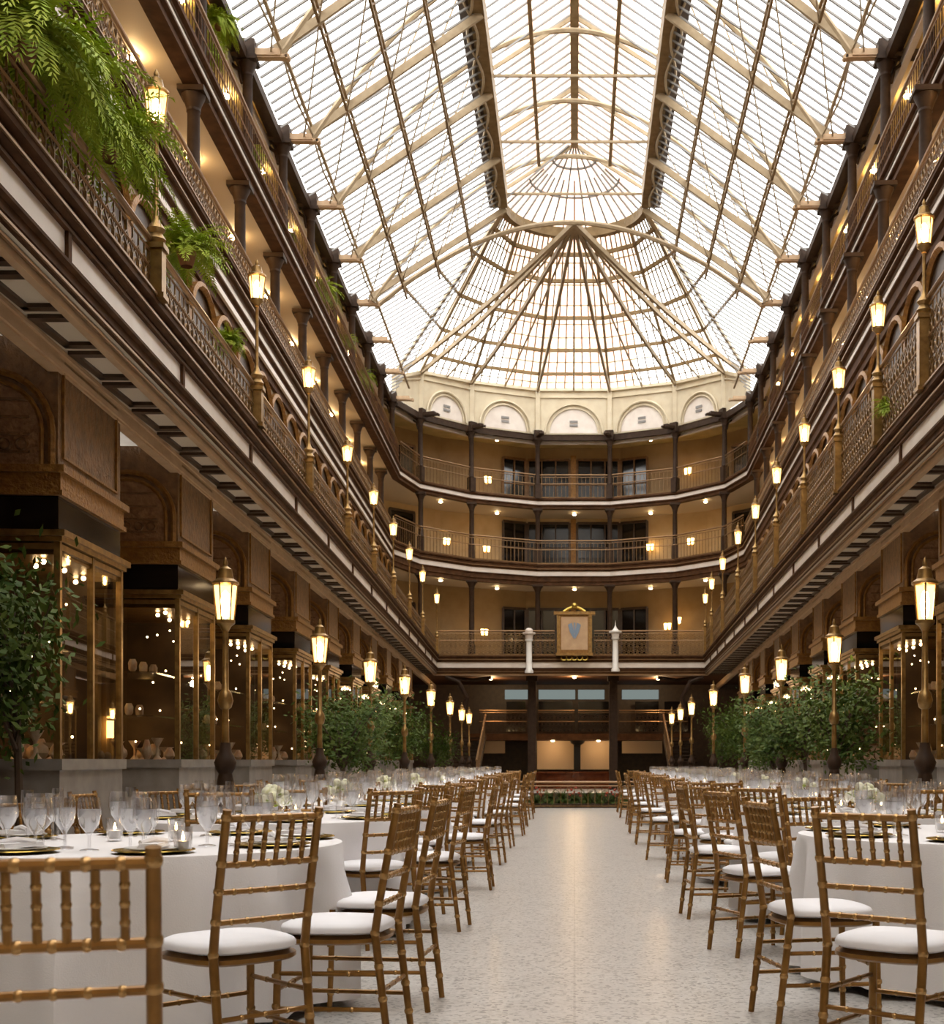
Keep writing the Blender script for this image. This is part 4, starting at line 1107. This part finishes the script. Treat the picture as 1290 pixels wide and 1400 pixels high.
nk.tube([(-.04, -.06, .02), (0, 0, .032), (.04, .06, .02)], .012, 6)
NAP = Proto(nk.build('napkin', 'cloth'))
cd = empty('candle_glass'); m = MB(); m.lathe([(.001, .004), (.03, .0), (.036, .02), (.04, .11), (.037, .11), (.033, .022), (.001, .01)], 16); m.build('cup', 'glass', cd)
m = MB(); m.lathe([(.026, .012), (.026, .05), (.001, .05)], 12); m.build('wax', 'china', cd)
m = MB(); m.lathe([(.001, .052), (.006, .058), (.007, .066), (.003, .078), (.0005, .09)], 8); m.build('flame', 'flame', cd); CAN = Proto(cd)
fw = empty('flower_bowl'); m = MB(); m.lathe([(.05, 0), (.07, .02), (.08, .07), (.07, .09)], 14); m.build('bowl', 'glass', fw)
m = MB(); rnd = random.Random(5)
for k in range(26):
    a = rnd.random() * 6.28; r = rnd.random() ** .6 * .12; m.sphere((r * math.cos(a), r * math.sin(a), .10 + .07 * (1 - (r / .12) ** 2) + rnd.random() * .03), .026 + rnd.random() * .012, 7)
m.build('blossoms', 'petal', fw)
m = MB()
for k in range(40):
    a = rnd.random() * 6.28; r = .06 + rnd.random() * .11; p = Vector((r * math.cos(a), r * math.sin(a), .07 + rnd.random() * .08)); q = p + Vector((math.cos(a) * .05, math.sin(a) * .05, .02)); t = Vector((-math.sin(a), math.cos(a), 0)) * .013
    m.add([p - t * .3, (p + q) / 2 - t, q, (p + q) / 2 + t], [(0, 1, 2, 3)])
m.build('leaves', 'leaf', fw); FLW = Proto(fw)
POSN = ['wall side', 'far wall corner', 'far side', 'far aisle corner', 'aisle side', 'near aisle corner', 'near side', 'near wall corner']
TABLES = []
for s in (-1, 1):
    for t in range(9):
        if s < 0: x = -2.03; y = 6.0 + 2.7 * t
        else: x = 2.12; y = 6.75 + 2.68 * t
        x *= 1 + .009 * t
        TABLES.append((s, t, x, y))
for s, t, x, y in TABLES:
    nm = '%s table of the %s row' % (ORD[t], SN[s])
    TBL.put((x, y, 0), 0, 'round banquet table under white cloth, %s from the camera in the %s row' % (ORD[t], SN[s]), 'table', 'round banquet tables')
    cp_[(t + (s > 0)) % 3].put((x, y, 0), R(37 * t + 20 * s), 'white floor length cloth draped over the %s' % nm, 'tablecloth', 'white tablecloths')
    # chairs
    if t == 0:
        L = [(140, 'wall side'), (200, 'wall corner')] if s < 0 else [(60, 'far side')]
    else:
        L = [(0, 'aisle side'), (48, 'far aisle corner'), (-46, 'near aisle corner'), (-92, 'near side'), (93, 'far side')]
        if t < 4: L += [(140, 'far wall corner'), (180, 'wall side'), (222, 'near wall corner')]
    for ph, pn in L:
        rr = 1.07 + random.uniform(-.02, .05); a = R(ph + random.uniform(-4, 4))
        if s > 0: a = PI - a
        cx_, cy_ = x + rr * math.cos(a), y + rr * math.sin(a)
        if s > 0 and t == 0 and cy_ < 7.3: pass
        face = math.degrees(math.atan2(-(x - cx_), (y - cy_))) + random.uniform(-7, 7)
        chair(cx_, cy_, face, 'gold chair at the %s of the %s' % (pn, nm), near=(t <= 1 and pn in ('aisle side', 'near aisle corner', 'far aisle corner', 'near side')))
    # place settings
    for k in range(8):
        a = k * PI / 4 + PI / 8
        kk = POSN[k] if s < 0 else POSN[(4 - k) % 8]
        nmk = 'at the %s of the %s' % (POSN[(k if s < 0 else (11 - k) % 8)], nm)
        def P(r, da, z=.7535): return (x + r * math.cos(a + R(da)), y + r * math.sin(a + R(da)), z)
        if not (s < 0 and t == 0 and k in (5, 6)): gob.put(P(.58, 7), 0, 'water goblet %s' % nmk, 'goblet', 'water goblets', scale=(1.15, 1.15, 1.1) if t < 2 else (1.35, 1.35, 1.25))
        if t < 7 or k % 2: win.put(P(.57, -3), 0, 'empty wine glass %s' % nmk, 'wine glass', 'wine glasses', scale=(1.2, 1.2, 1.18) if t > 1 else None)
        if t < 6: flu.put(P(.49, 2), 0, 'champagne flute %s' % nmk, 'flute', 'champagne flutes')
        if t < 5:
            PLT.put(P(.74, 0), 0, 'gold charger plate %s' % nmk, 'plate', 'charger plates')
            NAP.put(P(.74, 0, .7785), a + PI / 2 + .3 * math.sin(k * 5 + t), 'folded napkin %s' % nmk, 'napkin', 'folded napkins')
    for j, (r, a) in enumerate(((.16, 30), (.18, 150))):
        if j == 2 and t > 4: continue
        CAN.put((x + r * math.cos(R(a)), y + r * math.sin(R(a)), .7535), 0, 'lit glass candle, %s of the cluster on the %s' % (ORD[j], nm), 'candle', 'table candles')
    if t >= 1: FLW.put((x, y, .7535), t, 'low bowl of white flowers in the middle of the %s' % nm, 'flowers', 'flower bowls')
for j, (u, d) in enumerate(((48, 5.49), (88, 5.62), (122, 5.45), (178, 5.55), (199, 5.42), (283, 5.75))):
    q = at(u, 0, d)
    gob.put((q.x, d, .7535), j, 'water goblet along the front of the first left table, %s from the left' % ORD[j], 'goblet', 'water goblets', scale=(1.15, 1.15, 1.1))
# a candle close to the aisle side of the first left table
CAN.put((-1.62, 5.3, .7535), 0, 'brightly lit candle near the aisle edge of the first left table', 'candle', 'table candles')

# ------------------------------------------------------------------ plants
def fern(seed, n=46, ln=.62, m='leaf', droop=.9):
    rnd = random.Random(seed); mb = MB()
    for k in range(n):
        a = rnd.random() * 6.28; L = ln * rnd.uniform(.5, 1.1); el = rnd.uniform(.1, 1.35)
        d = Vector((math.cos(a), math.sin(a), 0)); p = Vector((0, 0, 0)); v = d * math.cos(el) + Vector((0, 0, math.sin(el)))
        pts = []; N = 18
        for i in range(N + 1):
            pts.append(p.copy()); p = p + v * (L / N); v = (v + Vector((rnd.uniform(-.05, .05), rnd.uniform(-.05, .05), -.13 * droop))).normalized()
        side = Vector((-d.y, d.x, 0))
        for i in range(1, N + 1):
            wd = .075 * math.sin(PI * min(1, .25 + .75 * i / N)) ** .8 + .012; q = pts[i]; e = (pts[i] - pts[i - 1])
            for sg in (-1, 1):
                tip = q + side * sg * wd + e * .9 + Vector((0, 0, rnd.uniform(-.03, .01)))
                mb.add([q - e * .3, q + side * sg * wd * .5 - e * .05, tip, q + side * sg * wd * .45 + e * .7], [(0, 1, 2, 3)])
    return mb
def potted(seed, n, ln, droop=.9, m='leaf'):
    root = empty('fern'); p = MB(); p.lathe([(.05, -.12), (.08, -.02), (.085, .0), (.07, .0), (.06, -.02), (.001, -.02)], 14); p.build('pot', 'pot', root)
    fern(seed, n, ln, m, droop).build('fronds', m, root, smooth=False); return root
FN = [Proto(potted(1, 150, .66, 1.0)), Proto(potted(2, 110, .42, .8))]
FERNS = [(-1, 30, 60, 0, 'huge green fern spilling over the railing in the top left corner', 1.25), (-1, 85, 130, 0, 'large fern hanging below the top left one', 1.1), (-1, 150, 200, 0, 'leafy fern just left of the first left gallery lantern', 1.0), (-1, 255, 345, 1, 'round fern on the left gallery railing right of the first lantern', 1.15),
         (1, 1216, 560, 1, 'small bright fern at the foot of the right gallery railing', .62), (-1, 312, 470, 1, 'small fern below the second left gallery lantern', .6)]
for s, u, v, pi, lb, sc_ in FERNS:
    X0, k = LINES['L2'][s]; d = (X0 + .06) * F / (abs(u - CX) - k * F); p = at(u, v, d)
    FN[pi].put(p, random.random() * 6, lb, 'fern', 'ferns of the lowest gallery', scale=(sc_,) * 3)
for j, (u, v, d, sc_) in enumerate(((298, 34, 22.0, .8), (283, 75, 21.0, .9), (340, 222, 24.6, .8), (393, 326, 28.0, .8), (437, 402, 32, 1.1), (470, 470, 35, 1.0), (492, 520, 38.5, .9))):
    FN[j % 2].put(at(u, v, d), j, 'fern between the columns of the topmost left gallery, %s from the camera' % ORD[j], 'fern', 'ferns of the topmost left gallery', scale=(sc_,) * 3)
def ficus(seed, m='leafdark', nl=3000):
    root = empty('potted_tree'); rnd = random.Random(seed)
    p = MB(); p.lathe([(.17, 0), (.22, .36), (.24, .38), (.24, .42), (.2, .42), (.19, .36), (.001, .36)], 14); p.build('pot', 'pot', root)
    t = MB(); tips = []
    t.tube([(0, 0, .3), (.02, .01, .8), (-.01, .03, 1.3)], [.035, .03, .024], 7)
    for k in range(13):
        a = rnd.random() * 6.28; b = Vector((-.01, .03, rnd.uniform(.95, 1.3))); e = b + Vector((math.cos(a) * rnd.uniform(.2, .55), math.sin(a) * rnd.uniform(.2, .55), rnd.uniform(.2, .95)))
        t.tube([b, (b + e) / 2 + Vector((0, 0, .08)), e], [.015, .011, .005], 5); tips.append((b, e))
    t.build('trunk', 'stem', root)
    f = MB()
    for k in range(nl):
        b, e = tips[rnd.randrange(13)]; c = b.lerp(e, rnd.uniform(.3, 1.15)) + Vector((rnd.gauss(0, .14), rnd.gauss(0, .14), rnd.gauss(0, .13)))
        d = Vector((rnd.gauss(0, 1), rnd.gauss(0, 1), rnd.gauss(-.3, .7))).normalized(); u_ = d.orthogonal().normalized(); L = rnd.uniform(.05, .10)
        f.add([c, c + d * L * .5 + u_ * L * .22, c + d * L, c + d * L * .5 - u_ * L * .22], [(0, 1, 2, 3)])
    f.build('crown', m, root, smooth=False); return root
TR_ = [Proto(ficus(11)), Proto(ficus(12))]
TREES = [(-1, 468, 19.3), (-1, 500, 21.6), (-1, 549, 26.9), (-1, 589, 32.2), (1, 1140, 17.3), (1, 1100, 19.4), (1, 1060, 22.3), (1, 1020, 26), (1, 984, 31.8)]
cnt = {-1: 0, 1: 0}
for j, (s, u, d) in enumerate(TREES):
    p = at(u, 0, d); sc_ = 1.02
    TR_[j % 2].put((p.x, d, 0), j * 1.3, 'potted leafy tree between the lamp posts, %s from the camera on the %s' % (ORD[cnt[s]], SN[s]), 'tree', 'potted trees by the lamp posts', scale=(sc_, sc_, 1.0 + .06 * (j % 3))); cnt[s] += 1
p = at(28, 0, 9.4)
TR_[0].put((p.x, 9.4, 0), 2, 'tall leafy tree before the first shopfront at the left edge', 'tree', 'potted trees by the lamp posts', scale=(1.0, 1.0, 1.25))
# plants behind the railing at the end of the aisle
pb = MB(); pb.box(-2.3, 2.3, FE + .12, FE + .5, -.6, .1)
tag(pb.build('planter_box', 'darkwood', smooth=False), 'dark long planter box behind the railing at the end of the aisle', 'planter')
DKF = Proto(potted(33, 80, .36, .7, 'leafdark'))
rf = empty('flowering_plant'); mm = MB(); mm.tube([(0, 0, -.02), (0, .01, .12), (.01, 0, .24)], [.012, .01, .006], 6); mm.build('stem', 'stem', rf)
fern(21, 60, .30, 'leafdark', .5).build('leaves', 'leafdark', rf, smooth=False)
mm = MB(); rnd = random.Random(8)
for k in range(14): mm.sphere((rnd.uniform(-.16, .16), rnd.uniform(-.14, .14), .14 + rnd.random() * .24), .028, 7)
mm.build('blooms', 'redbloom', rf); RF = Proto(rf)
for j in range(9):
    if j % 3 == 1: RF.put((-1.2 + j * .3, FE + .30, .12), j, 'red flowering plant behind the aisle end railing, %s from the left' % ORD[j // 3], 'plant', 'plants behind the aisle end railing')
    else: DKF.put((-1.2 + j * .3, FE + .30, .16), j, 'green plant behind the aisle end railing, %s from the left' % ORD[j - (j + 1) // 3], 'fern', 'plants behind the aisle end railing', scale=(.7, .7, 1.0))

def lamp(name, loc, power, col=(1, .66, .34), r=.12):
    l = bpy.data.lights.new(name, 'POINT'); l.energy = power; l.color = col; l.shadow_soft_size = r
    o = bpy.data.objects.new(name, l); COL.objects.link(o); o.location = loc; return o
for j, (x, y, z) in enumerate(((-3.4, 52.0, 3.2), (0, 51.0, 3.25), (3.4, 52.0, 3.2), (-.9, 53.2, .75), (1.0, 53.2, .75))):
    if j < 3: dp.put((x, y, 3.35 + H), 0, 'lit ceiling spot under the lowest end gallery, %s from the left' % ORD[j], 'ceiling light', 'ceiling spots under the lowest end gallery')
    else: dp.put((x, y, .86 + H), 0, 'lit spot under the far mezzanine, %s of the dark middle post' % ('left' if j == 3 else 'right'), 'ceiling light', 'spots under the far mezzanine')
    lamp('end_lamp', (x, y, z + H - .12), 70 if j < 3 else 12)
